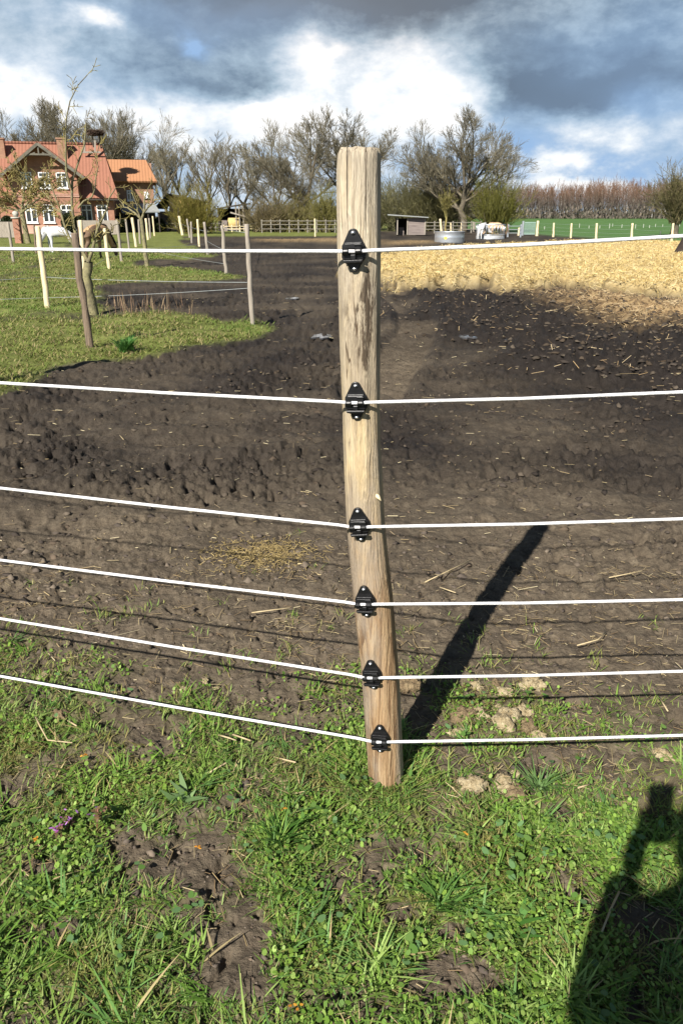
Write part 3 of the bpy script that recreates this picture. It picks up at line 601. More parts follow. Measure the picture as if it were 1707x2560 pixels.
def insulator(px, py):
    q = PY(px, py, PYV - .048); x0, r = post_axis(q.z); z = q.z; dz = .05
    tilt = math.atan2(post_axis(z + dz)[0] - post_axis(z - dz)[0], 2 * dz)
    xo = q.x; off = xo - x0; yo = PYV - math.sqrt(max(r * r - off * off, 1e-6)) - .001
    tilt += R((2.5, -2, 1, -3, 2, -1)[int(px + py) % 6]); yaw = math.asin(max(-1, min(1, off / r))) * .6
    M = Matrix.Translation((xo - BASEX, yo - PYV, z)) @ Matrix.Rotation(tilt, 4, 'Y') @ Matrix.Rotation(yaw, 4, 'Z') @ Matrix.Diagonal((1.24, 1.18, 1.0, 1.0))
    def done(o): o.matrix_local = M; return o
    out = []
    def arc(cx, cz, r_, a0, a1, n=6): return [(cx + r_ * math.cos(R(a0 + (a1 - a0) * i / n)), 0, cz + r_ * math.sin(R(a0 + (a1 - a0) * i / n))) for i in range(n + 1)]
    poly = arc(0, .0375, .0085, 30, 150) + [(-.0205, 0, .010), (-.0215, 0, -.012), (-.011, 0, -.029)] + arc(0, -.036, .0075, 205, 335) + [(.011, 0, -.029), (.0215, 0, -.012), (.0205, 0, .010)]
    mb = MB(); mb.prism(poly, (0, -.005, 0))
    mb.prism([(-.0195, -.005, -.016), (.0175, -.005, -.016), (.0185, -.005, .012), (.0150, -.005, .0185), (-.0150, -.005, .0185), (-.0195, -.005, .013)], (0, -.006, 0))
    mb.prism([(-.0190, -.0112, .006), (.0155, -.0112, .006), (.0145, -.0112, .0165), (-.0140, -.0112, .0165)], (0, -.006, 0))
    mb.prism([(-.0155, -.0112, -.0225), (.0140, -.0112, -.0225), (.0175, -.0112, -.0165), (-.0180, -.0112, -.0165)], (0, -.009, 0))
    mb.box((.0, -.014, -.011), (.009, .007, .010))
    body = done(mb.build('insulator', M_black, post, False, .0012))
    for s_, xx, hh in ((1, -.0125, .0045), (2, .0095, .0045)):
        cl = MB(); n = 10
        for w_ in ((xx - hh, xx + hh),):
            cl.tube([(w_[0], -.0145, .0005), (w_[1], -.0145, .0005)], .0072, 14)
            cl.tube([(w_[0] - .0006, -.0145, .0005), (w_[0] + .0006, -.0145, .0005)], .0082, 14); cl.tube([(w_[1] - .0006, -.0145, .0005), (w_[1] + .0006, -.0145, .0005)], .0082, 14)
        if s_ == 2: cl.box((xx, -.0165, .0105), (.0055, .003, .010)); cl.box((xx, -.0185, .0135), (.0125, .0035, .0030))
        cl.build('clip', M_black, body, False, .0006)
    for zz in (.0375, -.0355):
        sc = MB(); sc.lathe([(.0001, .0042), (.0018, .0040), (.0034, .0026), (.0042, .0008), (.0042, 0)], 12)
        sc.V = [(v[0], -.005 - v[2], zz + v[1]) for v in sc.V]
        sc.box((0, -.0093, zz), (.0045, .0006, .0008), None); sc.build('screw', M_zinc, body, True)
    w_ = M @ Vector((0, -.0145, .0005)); return Vector((w_.x + BASEX, w_.y + PYV, w_.z))
INS = [(885, 628), (891, 1004), (899, 1312), (914, 1503), (931, 1686), (950, 1844)]
ROPES = [((0, 622), (1707, 590)), ((0, 957), (1707, 980)), ((0, 1220), (1707, 1297)), ((0, 1400), (1707, 1499)), ((0, 1546), (1707, 1678)), ((0, 1690), (1707, 1838))]
RL = ['topmost white fence rope, crossing in front of the house and paddock horizon', 'white fence rope second from the top of the foreground post', 'white fence rope third from the top, above the tip of the post shadow', 'white fence rope fourth from the top of the foreground post', 'white fence rope second from the bottom, above the pale dung clumps', 'lowest white fence rope, running just above the green turf']
for i, (p, (l, r_)) in enumerate(zip(INS, ROPES)):
    c0 = insulator(*p); pts = []
    def at(px, py, k):
        q = ray(px, py); t = (c0.y - k * c0.x) / (q[1] - k * q[0]); return Vector((q[0] * t, q[1] * t, CAMH + q[2] * t))
    a, b = at(*l, -.262), at(*r_, .03)
    La, Rb = c0 + (a - c0) * 3.3, c0 + (b - c0) * 3.3
    pts = [La, c0 + (a - c0) * 1.6, a, c0 + (a - c0) * .5 + Vector((0, 0, -.002)), c0 + (a - c0) * .05, c0 + Vector((-.013, 0, 0)), c0 + Vector((.010, 0, 0)), c0 + (b - c0) * .06, c0 + (b - c0) * .5 + Vector((0, 0, -.003)), b, c0 + (b - c0) * 1.6, Rb]
    mb = MB()
    dns = []
    for u, v in zip(pts[:-1], pts[1:]):
        n = max(1, int((v - u).length / .05)); dns += [u.lerp(v, k / n) for k in range(n)]
    dns.append(pts[-1])
    mb.tube(dns, [.0039 + .0002 * math.sin(k * 2.1) for k in range(len(dns))], 10)
    o = mb.build('fence_rope', M_rope, None, True); tag(o, RL[i], 'fence rope', 'white ropes of the foreground fence')

# ------------------------------------------------------------------ photographer (casts the shadow at the lower right) and phone
def skin_body(name, joints, edges, m, parent=None, sub=1, root=0):
    me = bpy.data.meshes.new(name); me.from_pydata([j[0] for j in joints], edges, []); o = bpy.data.objects.new(name, me); link(o)
    o.modifiers.new('skin', 'SKIN'); sk = me.skin_vertices[0].data
    for k, j in enumerate(joints): sk[k].radius = (j[1], j[1]) if not hasattr(j[1], '__len__') else j[1]; sk[k].use_root = (k == root)
    if sub: s = o.modifiers.new('sub', 'SUBSURF'); s.levels = sub; s.render_levels = sub
    bpy.context.view_layer.update()
    me2 = bpy.data.meshes.new_from_object(o.evaluated_get(bpy.context.evaluated_depsgraph_get())); bpy.data.objects.remove(o)
    me2.name = name; me2.materials.clear(); me2.materials.append(m)
    me2.polygons.foreach_set('use_smooth', np.ones(len(me2.polygons), bool))
    r = bpy.data.objects.new(name, me2); return link(r, parent)
def person():
    PX, PYY = .0, -.36
    t = thing('person', (PX, PYY, 0), 'person in dark jacket and trousers holding a phone up, throwing the shadow at lower right', 'person')
    J = [((0, 0, .92), .17), ((0, 0, 1.10), .17), ((0, .0, 1.28), (.165, .14)), ((0, .01, 1.38), (.12, .10)), ((0, .03, 1.45), .062), ((0, .06, 1.53), .085), ((0, .055, 1.60), .075)]
    E = [(i, i + 1) for i in range(6)]
    for s in (-1, 1):
        b = len(J); J += [((s * .17, 0, 1.345), .085), ((s * .188, .10, 1.13), .066), ((s * .085, .28, 1.29), .046)]; E += [(3, b), (b, b + 1), (b + 1, b + 2)]
        b = len(J); J += [((s * .10, 0, .86), .095), ((s * .11, .02, .48), .065), ((s * .12, -.01, .09), .05), ((s * .13, .15, .045), .04)]; E += [(0, b), (b, b + 1), (b + 1, b + 2), (b + 2, b + 3)]
    skin_body('body', J, E, M_cloth, t, 2)
    for s in (-1, 1):
        hand = skin_body('hand', [((s * .085, .27, 1.285), .028), ((s * .060, .315, 1.345), .026), ((s * .052, .325, 1.37), .020)], [(0, 1), (1, 2)], M_skin, t, 1)
        for k in range(4):
            z = 1.395 - .02 * k; f = [((s * .056, .32, 1.345 + .008 * (3 - k)), .008), ((s * .048, .352, z), .0075), ((s * .020, .360, z + .004), .006)]
            skin_body('finger', f, [(0, 1), (1, 2)], M_skin, hand, 1)
        skin_body('thumb', [((s * .058, .305, 1.34), .010), ((s * .044, .315, 1.385), .009), ((s * .018, .322, 1.40), .007)], [(0, 1), (1, 2)], M_skin, hand, 1)
    hb = MB(); hb.lathe([(.0, .19), (.05, .185), (.085, .15), (.098, .10), (.095, .04), (.09, .0)], 20, (0, .045, 1.50)); hb.build('hair', M_hair, t, True)
    fa = MB(); fa.lathe([(.0, .10), (.055, .08), (.072, .0), (.06, -.07), (.03, -.105), (0, -.11)], 18, (0, .075, 1.545)); f = fa.build('face', M_skin, t, True)
    nb = MB(); nb.tube([(0, .14, 1.56), (0, .162, 1.525)], [.008, .014], 6); nb.build('nose', M_skin, f, True)
    for s in (-1, 1): eb = MB(); eb.box((s * .03, .142, 1.565), (.022, .006, .01)); eb.build('eye', M_black, f)
    ph = thing('phone', (0, -.012, 1.40), 'black phone held upright in both hands by the person', 'phone')
    mb = MB(); mb.box((0, 0, 0), (.075, .009, .158)); o = mb.build('phone_case', M_black, ph, False, .004)
    mb = MB(); mb.box((0, -.005, 0), (.069, .001, .150)); mb.build('screen', M_pane, ph)
    ph.rotation_euler = (R(-14), 0, 0)
person()

# ------------------------------------------------------------------ trees
def grow(rng, start, levels, K=5):
    """start = (pts(B,K,3), rad(B,K)); levels = list of (n, length ratio, angle deg, upward pull, wiggle, t0, radius ratio)"""
    out = [start]; pts, rad = start
    for (n, lr, ang, up, wig, t0, rr) in levels:
        B, k0 = pts.shape[:2]; L = np.linalg.norm(np.diff(pts, axis=1), axis=2).sum(1)
        t = t0 + (1 - t0) * (np.arange(n)[None] + rng.uniform(0, 1, (B, n))) / n; t[:, -1] = 1
        f = t * (k0 - 1); i = np.minimum(f.astype(int), k0 - 2); fr = (f - i)[..., None]; bi = np.arange(B)[:, None]
        P = pts[bi, i] * (1 - fr) + pts[bi, i + 1] * fr; d = pts[bi, i + 1] - pts[bi, i]; d /= np.linalg.norm(d, axis=2, keepdims=True) + 1e-9
        pr = rad[bi, i] * (1 - fr[..., 0]) + rad[bi, i + 1] * fr[..., 0]
        rnd = rng.normal(0, 1, d.shape); q = np.cross(d, rnd); q /= np.linalg.norm(q, axis=2, keepdims=True) + 1e-9
        th = np.radians(ang * rng.uniform(.6, 1.35, (B, n))); th[:, -1] *= .5
        dd = d * np.cos(th)[..., None] + q * np.sin(th)[..., None]; dd[..., 2] += up; dd /= np.linalg.norm(dd, axis=2, keepdims=True)
        ln = L[:, None] * lr * rng.uniform(.65, 1.25, (B, n)) * (1.15 - .45 * t)
        P, dd, ln, pr = P.reshape(-1, 3), dd.reshape(-1, 3), ln.ravel(), pr.ravel() * rr
        N = len(P); kk = K if N < 2500 else 3; cur = np.zeros((N, kk, 3)); cur[:, 0] = P; dv = dd
        for s in range(1, kk):
            dv = dv + rng.normal(0, wig, dv.shape); dv[:, 2] += up * .25; dv /= np.linalg.norm(dv, axis=1, keepdims=True); cur[:, s] = cur[:, s - 1] + dv * (ln / (kk - 1))[:, None]
        pts = cur; rad = pr[:, None] * np.linspace(1, .45, kk)[None]; out.append((pts, rad))
    return out
def tubes(levels, sides, rmin):
    Vs, Fs, b = [], [], 0
    for (pts, rad), n in zip(levels, sides):
        B, K = pts.shape[:2]; d = np.gradient(pts, axis=1); d /= np.linalg.norm(d, axis=2, keepdims=True) + 1e-9
        ref = np.tile(np.array([.31, .87, .12]), (B, 1))[:, None] + 0 * d; q = np.cross(d, ref); q /= np.linalg.norm(q, axis=2, keepdims=True) + 1e-9; u = np.cross(d, q)
        a = np.arange(n) * 2 * np.pi / n; rr = np.maximum(rad, rmin)[..., None, None]
        V = pts[:, :, None] + rr * (q[:, :, None] * np.cos(a)[None, None, :, None] + u[:, :, None] * np.sin(a)[None, None, :, None])
        idx = np.arange(B * K * n).reshape(B, K, n); nx = np.roll(idx, -1, 2)
        F = np.stack([idx[:, :-1], nx[:, :-1], nx[:, 1:], idx[:, 1:]], -1).reshape(-1, 4); Vs.append(V.reshape(-1, 3)); Fs.append(F + b); b += B * K * n
    return np.concatenate(Vs), np.concatenate(Fs)
def trunk_line(h, lean=(0, 0), r=.4, K=6, flare=1.5, wig=.03, seed=0):
    g = np.random.default_rng(seed); z = np.linspace(0, h, K); p = np.stack([lean[0] * z / h + g.normal(0, wig, K) * (z > 0), lean[1] * z / h + g.normal(0, wig, K) * (z > 0), z], 1)
    rr = r * np.linspace(1, .72, K); rr[0] *= flare; return p[None], rr[None]
def tree_proto(seed, h, tr, levels, th=.3, lean=(0, 0), rmin=.012, split=2, bark=None, twig=None, wig=.08):
    g = np.random.default_rng(seed); lv = grow(g, trunk_line(h * th, lean, tr, seed=seed, wig=wig), levels)
    allp = np.concatenate([q[0].reshape(-1, 3) for q in lv]); k = h / allp[:, 2].max()
    sc = [((p * np.array([1, 1, k])), r) for p, r in lv]
    root = bpy.data.objects.new('bare_tree', None); link(root)
    V, F = tubes(sc[:split], [10, 7, 6][:split], rmin); npmesh('trunk', V, F, bark or M_bark, root, True)
    V, F = tubes(sc[split:], [5, 4, 3, 3][:len(sc) - split], rmin); npmesh('crown', V, F, twig or M_twig, root, True)
    xs = allp[:, 0]; root['half'] = float(np.percentile(np.abs(xs), 98)); root['tall'] = float(h)
    return root
oakA = tree_proto(3, 12, .25, [(7, 1.75, 48, .08, .10, .5, .60), (6, .60, 38, .06, .10, .25, .6), (6, .58, 36, .06, .10, .2, .6), (6, .60, 34, .06, .09, .15, .6), (5, .70, 28, .06, .07, .2, .65)], .25, rmin=.0095)
oakB = tree_proto(8, 12, .23, [(7, 1.70, 40, .12, .09, .5, .60), (6, .62, 36, .08, .10, .25, .6), (6, .58, 34, .08, .10, .2, .6), (6, .60, 32, .08, .09, .15, .6), (5, .70, 28, .08, .07, .2, .65)], .26, rmin=.0095)
slim = tree_proto(14, 11, .14, [(8, .80, 26, .20, .06, .3, .60), (6, .55, 28, .16, .08, .2, .6), (6, .55, 28, .12, .08, .15, .6), (6, .62, 26, .1, .07, .15, .65)], .45, rmin=.0095)
PROT = {'A': oakA, 'B': oakB, 'S': slim}; USED = set()
def put_tree(kind, px, base_Y, top_py, width_px, label, rz=0, x_off=0, group='bare trees along the horizon'):
    src = PROT[kind]
    if kind in USED: o = copy_tree(src)
    else: o = src; USED.add(kind)
    p = PY(px, top_py, base_Y); x = p.x; z0 = H(x, base_Y); hh = p.z - z0
    wm = 1.12 * width_px * (base_Y * math.cos(PITCH)) / FPX / 2; sx = wm / src['half']; o.location = (x, base_Y, z0 - .05); o.scale = (sx, sx, hh / src['tall']); o.rotation_euler = (0, 0, rz)
    tag(o, label, 'tree', group)
    return o
put_tree('B', 20, 118, 262, 250, 'bare tree leftmost behind the brick house, its crown cut by the photo edge', 1.0)
put_tree('A', 112, 116, 236, 270, 'wide bare tree rising behind the gable of the brick house', 2.3)
put_tree('B', 215, 112, 232, 240, 'tallest bare tree behind the brick house, above the left chimney and ladder posts', 4.1)
put_tree('A', 290, 118, 262, 220, 'bare tree behind the right end of the main tiled roof', .6)
put_tree('S', 405, 104, 328, 110, 'narrow bare tree behind the orange roofed wing, leftmost of the slim trees', .4)
put_tree('S', 440, 108, 332, 90, 'narrow bare tree directly above the yellow green bush', 2.2)
put_tree('S', 515, 100, 325, 120, 'slim bare tree with upright forks, left of the open hay shelter', 1.3)
put_tree('S', 560, 96, 322, 100, 'slim bare tree standing behind the open hay shelter', 3.4)
put_tree('S', 610, 100, 350, 110, 'lower slim bare tree with a thin arched crown right of the hay shelter', 5.2)
put_tree('A', 765, 92, 272, 270, 'big bare oak left of the foreground post, crown with dark crooked limbs', 3.0)
put_tree('B', 880, 96, 266, 270, 'big bare oak hidden partly behind the foreground post', 5.4)
put_tree('A', 690, 88, 385, 190, 'low spreading bare oak with crooked side limbs left of the big oaks', 5.0)
put_tree('A', 1172, 84, 258, 285, 'large lone bare oak with a rounded crown right of the foreground post', 1.9)
put_tree('B', 1165, 88, 330, 230, 'second bare oak crowded behind the lone rounded oak', .9)

def brush(name, px, Y, base_py, top_py, width_px, n, cols, label, cat, spread=.5, seed=0, bark=None, head=0.0, up=.25, leafn=2.0, rm=.012, group=None, droop=0):
    g = np.random.default_rng(seed); bx = PY(px, base_py, Y); z0 = H(bx.x, Y); top = PY(px, top_py, Y).z; hgt = top - z0; wm = width_px * Y * math.cos(PITCH) / FPX / 2
    t = thing(name, (bx.x, Y, z0), label, cat, group)
    hz = hgt * head; st = g.normal(0, 1, (n, 3)) * np.array([wm * .22 * (1 if head == 0 else .35), wm * .2 * (1 if head == 0 else .35), .05]); st[:, 2] = hz * .9 + np.abs(g.normal(0, .1, n)) if head else 0
    aim = g.normal(0, 1, (n, 3)); aim[:, 2] = np.abs(aim[:, 2]) * .9 + .5 / max(spread, .1); aim[:, 0] *= spread * 1.5; aim[:, 1] *= spread * 1.5; aim /= np.linalg.norm(aim, axis=1, keepdims=True)
    ln = (hgt - hz) * g.uniform(.55, 1.0, n) * (.35 + .65 * aim[:, 2]); K = 5; pts = np.zeros((n, K, 3)); pts[:, 0] = st; dv = aim
    for s in range(1, K):
        dv = dv + g.normal(0, .1, dv.shape); dv[:, 2] += up * .2 - droop * s; dv /= np.linalg.norm(dv, axis=1, keepdims=True); pts[:, s] = pts[:, s - 1] + dv * (ln / (K - 1))[:, None]
    rad = np.linspace(.035, .012, K)[None].repeat(n, 0)
    lv = grow(g, (pts, rad), [(5, .42, 28, up * .5 - droop, .12, .25, .6), (5, .45, 32, up * .4 - droop, .12, .2, .7)])
    mx = np.abs(lv[-1][0][..., 0]).max(); sx = wm / np.percentile(np.abs(lv[-1][0][..., 0]), 97); sz = hgt / np.percentile(lv[-1][0][..., 2], 99.7)
    sc = [(p * np.array([sx, sx, sz]), r) for p, r in lv]
    V, F = tubes(sc, [4, 3, 3], rm)
    c = palette(g, len(F), cols, .2)
    vc = np.zeros((len(V), 3)); vc[F.ravel()] = np.repeat(c, 4, 0)
    parts = [(V, F, vc)]
    tip = sc[-1][0][:, 1:].reshape(-1, 3); tip = tip[g.random(len(tip)) < min(1, leafn * .25)] + g.normal(0, .04, (1, 3)); N = len(tip)
    parts.append(leaves(tip, g.uniform(.025, .06, N), g.uniform(.3, .6, N), g.uniform(0, 6.28, N), g.uniform(-1.3, 1.3, N), palette(g, N, cols, .3), 4))
    V, F, c = merge(parts); npmesh('crown', V, F, M_leaf, t, col=c)
    if head:
        V, F = tubes([trunk_line(hz, (0, 0), wm * .16, 6, 1.5, .02, seed)], [10], .01); V2 = V.copy(); npmesh('trunk', V2, F, bark or M_bark, t, True)
    else:
        V, F = tubes([(pts[:12] * np.array([sx, sx, sz]) , rad[:12] * 1.8)], [5], .03); npmesh('stems', V, F, bark or M_bark, t, True)
    return t
OL = [(.26, .24, .07), (.31, .28, .09), (.22, .20, .07)]; OB = [(.24, .19, .10), (.28, .23, .11), (.20, .165, .09)]; GG = [(.19, .18, .085), (.24, .225, .11), (.15, .145, .075), (.27, .25, .12)]
brush('shrub', 487, 76, 572, 452, 125, 170, [(.24, .21, .045), (.30, .24, .06), (.20, .19, .04)], 'round yellow green budding bush in front of the hay shelter', 'shrub', .7, 1)
brush('shrub', 668, 84, 568, 488, 120, 150, OB, 'low brown budding shrub just right of the hay shelter', 'shrub', .6, 2)
brush('shrub', 735, 85, 568, 478, 150, 190, OL + OB, 'olive brown budding shrub mid way between hay shelter and foreground post', 'shrub', .6, 3)
brush('shrub', 815, 82, 570, 462, 90, 120, OL, 'tall olive shrub close to the left edge of the foreground post', 'shrub', .5, 4)
brush('willow', 1010, 92, 572, 415, 190, 260, GG, 'grey green willow thicket behind the small plank shed', 'willow', .6, 5)
brush('willow', 1095, 90, 572, 430, 190, 260, GG + OL[:1], 'olive grey willow thicket behind the round steel trough', 'willow', .6, 6)
brush('willow', 1240, 82, 572, 425, 120, 170, [(.23, .22, .04), (.19, .19, .045), (.14, .14, .045)], 'yellow green willow at the right foot of the lone oak', 'willow', .55, 7)
brush('willow', 1682, 66, 602, 400, 135, 130, [(.20, .165, .085), (.22, .20, .08), (.17, .14, .08)], 'pollard willow with a bushy crown in the green field at the right edge', 'willow', .42, 8, head=.20, up=.1)
brush('shrub', 940, 95, 572, 452, 80, 90, GG, 'dark olive shrub looking out right behind the foreground post', 'shrub', .6, 12)
brush('young_tree', 1113, 70, 580, 470, 34, 30, [(.30, .27, .08), (.26, .22, .09)], 'young yellow barked tree just behind the round steel trough', 'tree', .3, 9, bark=M_appletw, head=.45, up=.3)
def forest():
    g = np.random.default_rng(77); parts = []; N = 900
    a = g.uniform(.10, .62, N); r = g.uniform(255, 320, N); x, y = r * np.sin(a), r * np.cos(a); z = height(x, y, fine=False)
    hh = (7.6 + 1.2 * fbm(a * 14, a * 0, 3, 151) + g.normal(0, .75, N)) * r / 262
    K = 4; t = np.linspace(0, 1, K); ln = g.normal(0, .5, (N, 2)); pts = np.stack([x[:, None] + ln[:, :1] * t, y[:, None] + ln[:, 1:] * t, z[:, None] + hh[:, None] * t], -1)
    birch = g.random(N) < .10; rad = np.where(birch, .09, .075)[:, None] * np.linspace(1, .3, K)[None]
    V, F = tubes([(pts, rad)], [4], .02); cc = np.where(birch[:, None], np.array([[.46, .43, .40]]), palette(g, N, [(.16, .14, .12), (.11, .095, .08), (.20, .17, .14)])); parts.append((V, F, np.repeat(cc, K * 4, 0)))
    lv = grow(g, (pts, rad), [(16, .30, 38, .3, .12, .22, .55), (7, .5, 34, .2, .12, .15, .8)], 3)
    for (p, q) in lv[1:]:
        V, F = tubes([(p, q)], [3], .022); zz = (V[:, 2] - 1.0) / 9; cc = palette(g, len(V) // 9, [(.12, .10, .085), (.15, .12, .10), (.10, .085, .07)], .2).repeat(9, 0)[:len(V)]
        red = sstep(V[:, 2], 4, 9.5)[:, None]; cc = cc * (1 - red) + red * ALB * np.array([[.19, .115, .078]]) * g.uniform(.8, 1.2, (len(V), 1)); parts.append((V, F, cc))
    M_ = 16000; a = g.uniform(.10, .62, M_); r = g.uniform(254, 300, M_); x, y = r * np.sin(a), r * np.cos(a); zz = np.abs(g.normal(0, 1.5, M_)) * (1 + .5 * fbm(a * 30, r * .05, 3, 161)); P = np.stack([x, y, zz + .9], 1)
    parts.append(leaves(P, g.uniform(.25, .7, M_), g.uniform(.25, .5, M_), g.uniform(0, 6.28, M_), g.uniform(.8, 2.3, M_), palette(g, M_, [(.10, .085, .07), (.13, .115, .09), (.085, .08, .06), (.16, .13, .10)]), 5))
    V, F, c = merge(parts); o = npmesh('distant_wood', V, F, M_stem, col=c); tag(o, 'far leafless wood with reddish tops beyond the green field', 'wood', kind='stuff')
forest()

# ---- orchard trees
def orchard(px_lines, Yb, r0, label, seed, lv=None, jit=.25):
    g = np.random.default_rng(seed); p0 = PY(*px_lines[0][0], Yb); z0 = H(p0.x, Yb); t = thing('apple_tree', (p0.x, Yb, z0), label, 'tree', 'orchard trees')
    tr, cr = [], []
    for li, (line) in enumerate(px_lines):
        L = line[:-1]; rs = line[-1]; K = 8; q = np.array([PY(a, b, Yb) for (a, b) in L]) - np.array([p0.x, Yb, z0])
        s = np.concatenate([[0], np.cumsum(np.linalg.norm(np.diff(q, axis=0), axis=1))]); u = np.linspace(0, s[-1], K); p = np.stack([np.interp(u, s, q[:, k]) for k in range(3)], 1)
        p[1:-1] += g.normal(0, .006 if li == 0 else .016, (K - 2, 3)); p[:, 1] += (np.linspace(0, 1, K) * g.normal(0, jit)) if li else 0
        if li == 0: p[0, 2] -= .05
        rr = np.linspace(rs[0], rs[1], K); (tr if li == 0 else cr).append((p[None], rr[None]))
    V, F = tubes(tr, [10], .004); npmesh('trunk', V, F, M_apple, t, True)
    b = (np.concatenate([c[0] for c in cr]), np.concatenate([c[1] for c in cr]))
    V, F = tubes([b], [7], .006); npmesh('limbs', V, F, M_apple, t, True)
    l = grow(g, b, lv or [(9, .30, 55, .10, .2, .25, .5), (4, .45, 50, .1, .2, .2, .6)]); V, F = tubes(l[1:], [4, 3, 3], .0045 * Yb / 13); npmesh('twigs', V, F, M_appletw, t, True)
    return t
orchard([[(232, 784), (222, 740), (217, 690), (222, 655), (.105, .07)],
    [(222, 655), (206, 640), (196, 612), (186, 586), (177, 500), (175, 454), (178, 421), (192, 405), (205, 372), (205, 333), (211, 303), (0.0303, 0.0088)],
    [(177, 470), (172, 440), (170, 400), (172, 355), (182, 310), (192, 270), (200, 245), (212, 228), (241, 200), (0.0187, 0.0044)],
    [(205, 640), (185, 612), (170, 575), (152, 530), (146, 505), (135, 470), (120, 440), (0.0248, 0.0066)],
    [(222, 655), (231, 635), (242, 598), (252, 570), (268, 530), (285, 495), (300, 470), (0.0303, 0.0077)],
    [(240, 605), (262, 585), (285, 562), (292, 545), (0.0154, 0.0055)],
    [(196, 520), (215, 500), (240, 485), (250, 455), (258, 400), (262, 370), (0.0154, 0.0039)],
    [(152, 530), (120, 500), (100, 475), (85, 455), (0.0132, 0.0039)]], 13.0, .1, 'gnarled lichen covered apple tree forking behind the brown stake', 21, [(9, .17, 55, .10, .2, .2, .5), (5, .5, 50, .1, .2, .2, .6)])
orchard([[(72, 606), (64, 575), (58, 545), (56, 530), (.16, .13)], [(56, 530), (30, 505), (5, 480), (-25, 450), (.08, .02)], [(57, 528), (60, 490), (62, 450), (45, 415), (.08, .02)], [(60, 520), (90, 480), (110, 450), (118, 425), (.06, .02)], [(52, 528), (15, 520), (-20, 505), (-50, 500), (.06, .02)], [(56, 530), (85, 505), (110, 490), (140, 470), (.07, .02)], [(58, 520), (40, 500), (35, 470), (22, 440), (.05, .02)], [(70, 515), (98, 512), (120, 525), (135, 540), (.05, .02)]], 46, .15, 'apple tree with ochre twigs in front of the brick house gable', 22, [(10, .45, 50, .10, .2, .1, .5), (6, .5, 48, .1, .2, .1, .6), (4, .6, 45, .08, .2, .15, .7)])
orchard([[(369, 668), (364, 630), (358, 580), (354, 548), (.075, .055)], [(354, 548), (342, 536), (330, 528), (312, 520), (296, 500), (.04, .012)], [(354, 548), (360, 528), (362, 500), (370, 470), (.045, .012)], [(358, 535), (375, 520), (388, 508), (398, 490), (.03, .01)], [(352, 552), (345, 520), (335, 490), (.035, .01)]], 26, .1, 'young apple tree with a whitish trunk and yellow lichen near the right fence stakes', 23, [(6, .42, 50, .12, .2, .2, .5), (5, .5, 45, .12, .2, .2, .6)])
# edge tree at the right: only its dark foot shows
def edge_tree():
    b = G(1707, 655); z = H(*b); t = thing('dark_tree', (b[0], b[1], z), 'dark tree trunk with a flared foot at the right edge of the straw bed', 'tree')
    g = np.random.default_rng(5); lv = grow(g, trunk_line(2.6, (.55, .2), .22, 7, 1.7, .03, 5), [(5, .9, 40, .1, .15, .6, .6), (6, .6, 42, .08, .2, .3, .6), (6, .6, 45, .05, .2, .25, .6)])
    rt = [(np.array([[(-.1, -.05, .22), (-.26, -.10, .07), (-.44, -.14, -.03)], [(.05, -.2, .2), (.0, -.34, .05), (-.02, -.45, -.04)]]), np.array([[.11, .09, .05]] * 2))]
    V, F = tubes([lv[0]], [12], .02); V2, F2 = tubes(rt, [8], .02); npmesh('trunk', np.vstack([V, V2]), np.vstack([F, F2 + len(V)]), mat('dark_bark', (.022, .015, .012), (.045, .032, .024), 6, .9, .6, 14), t, True)
    V, F = tubes(lv[1:], [6, 4, 3], .012); V[:, 0] += .3; npmesh('crown', V, F, M_twig, t, True)
edge_tree()
#NEXT
# ------------------------------------------------------------------ brick house
def turn(h, piv, deg):
    h.location = piv; h.rotation_euler = (0, 0, R(deg))
    for c in h.children: c.location = (-piv[0], -piv[1], 0)
def window(par, x, z, w, h, Y, arch=True):
    """x, z = centre; the frame stands proud of the wall plane Y"""
    mb = MB(); f = .085
    mb.box((x - w / 2 + f / 2, Y - .03, z), (f, .09, h)); mb.box((x + w / 2 - f / 2, Y - .03, z), (f, .09, h))
    for zz in (z - h / 2 + f * .6, z + h / 2 - f / 2, z + h * .20): mb.box((x, Y - .028, zz), (w - 2 * f, .084, f * (1.2 if zz < z else 1)))
    mb.box((x, Y - .025, z - h * .15 + f * .05), (.12, .08, h * .70 - f * 1.6)); mb.box((x, Y - .025, z + h * .35 - f * .3), (.09, .08, h * .3 - f * 1.4))
    mb.box((x, Y - .06, z - h / 2 - .05), (w + .12, .16, .08))
    o = mb.build('window', M_white, par)
    if arch:
        s = MB(); n = 7; pts = [(x - w / 2 - .06 + (w + .12) * k / n, Y - .022, z + h / 2 + .02 + .11 * math.sin(math.pi * k / n)) for k in range(n + 1)]
        s.prism(pts + [(x + w / 2 + .06, Y - .022, z + h / 2 + .16), ] + [(x - w / 2 - .06 + (w + .12) * k / n, Y - .022, z + h / 2 + .16 + .11 * math.sin(math.pi * k / n)) for k in range(n - 1, 0, -1)] + [(x - w / 2 - .06, Y - .022, z + h / 2 + .16)], (0, .03, 0)); s.build('arch', M_brick2, o)
    p = MB(); p.box((x, Y + .005, z), (w - f, .03, h - f)); p.build('pane', M_pane, o)
def slab(mb, p, t):
    p = [Vector(q) for q in p]; n = (p[1] - p[0]).cross(p[2] - p[0]).normalized(); n = n if n.z > 0 else -n; return mb.prism(p, -n * t)
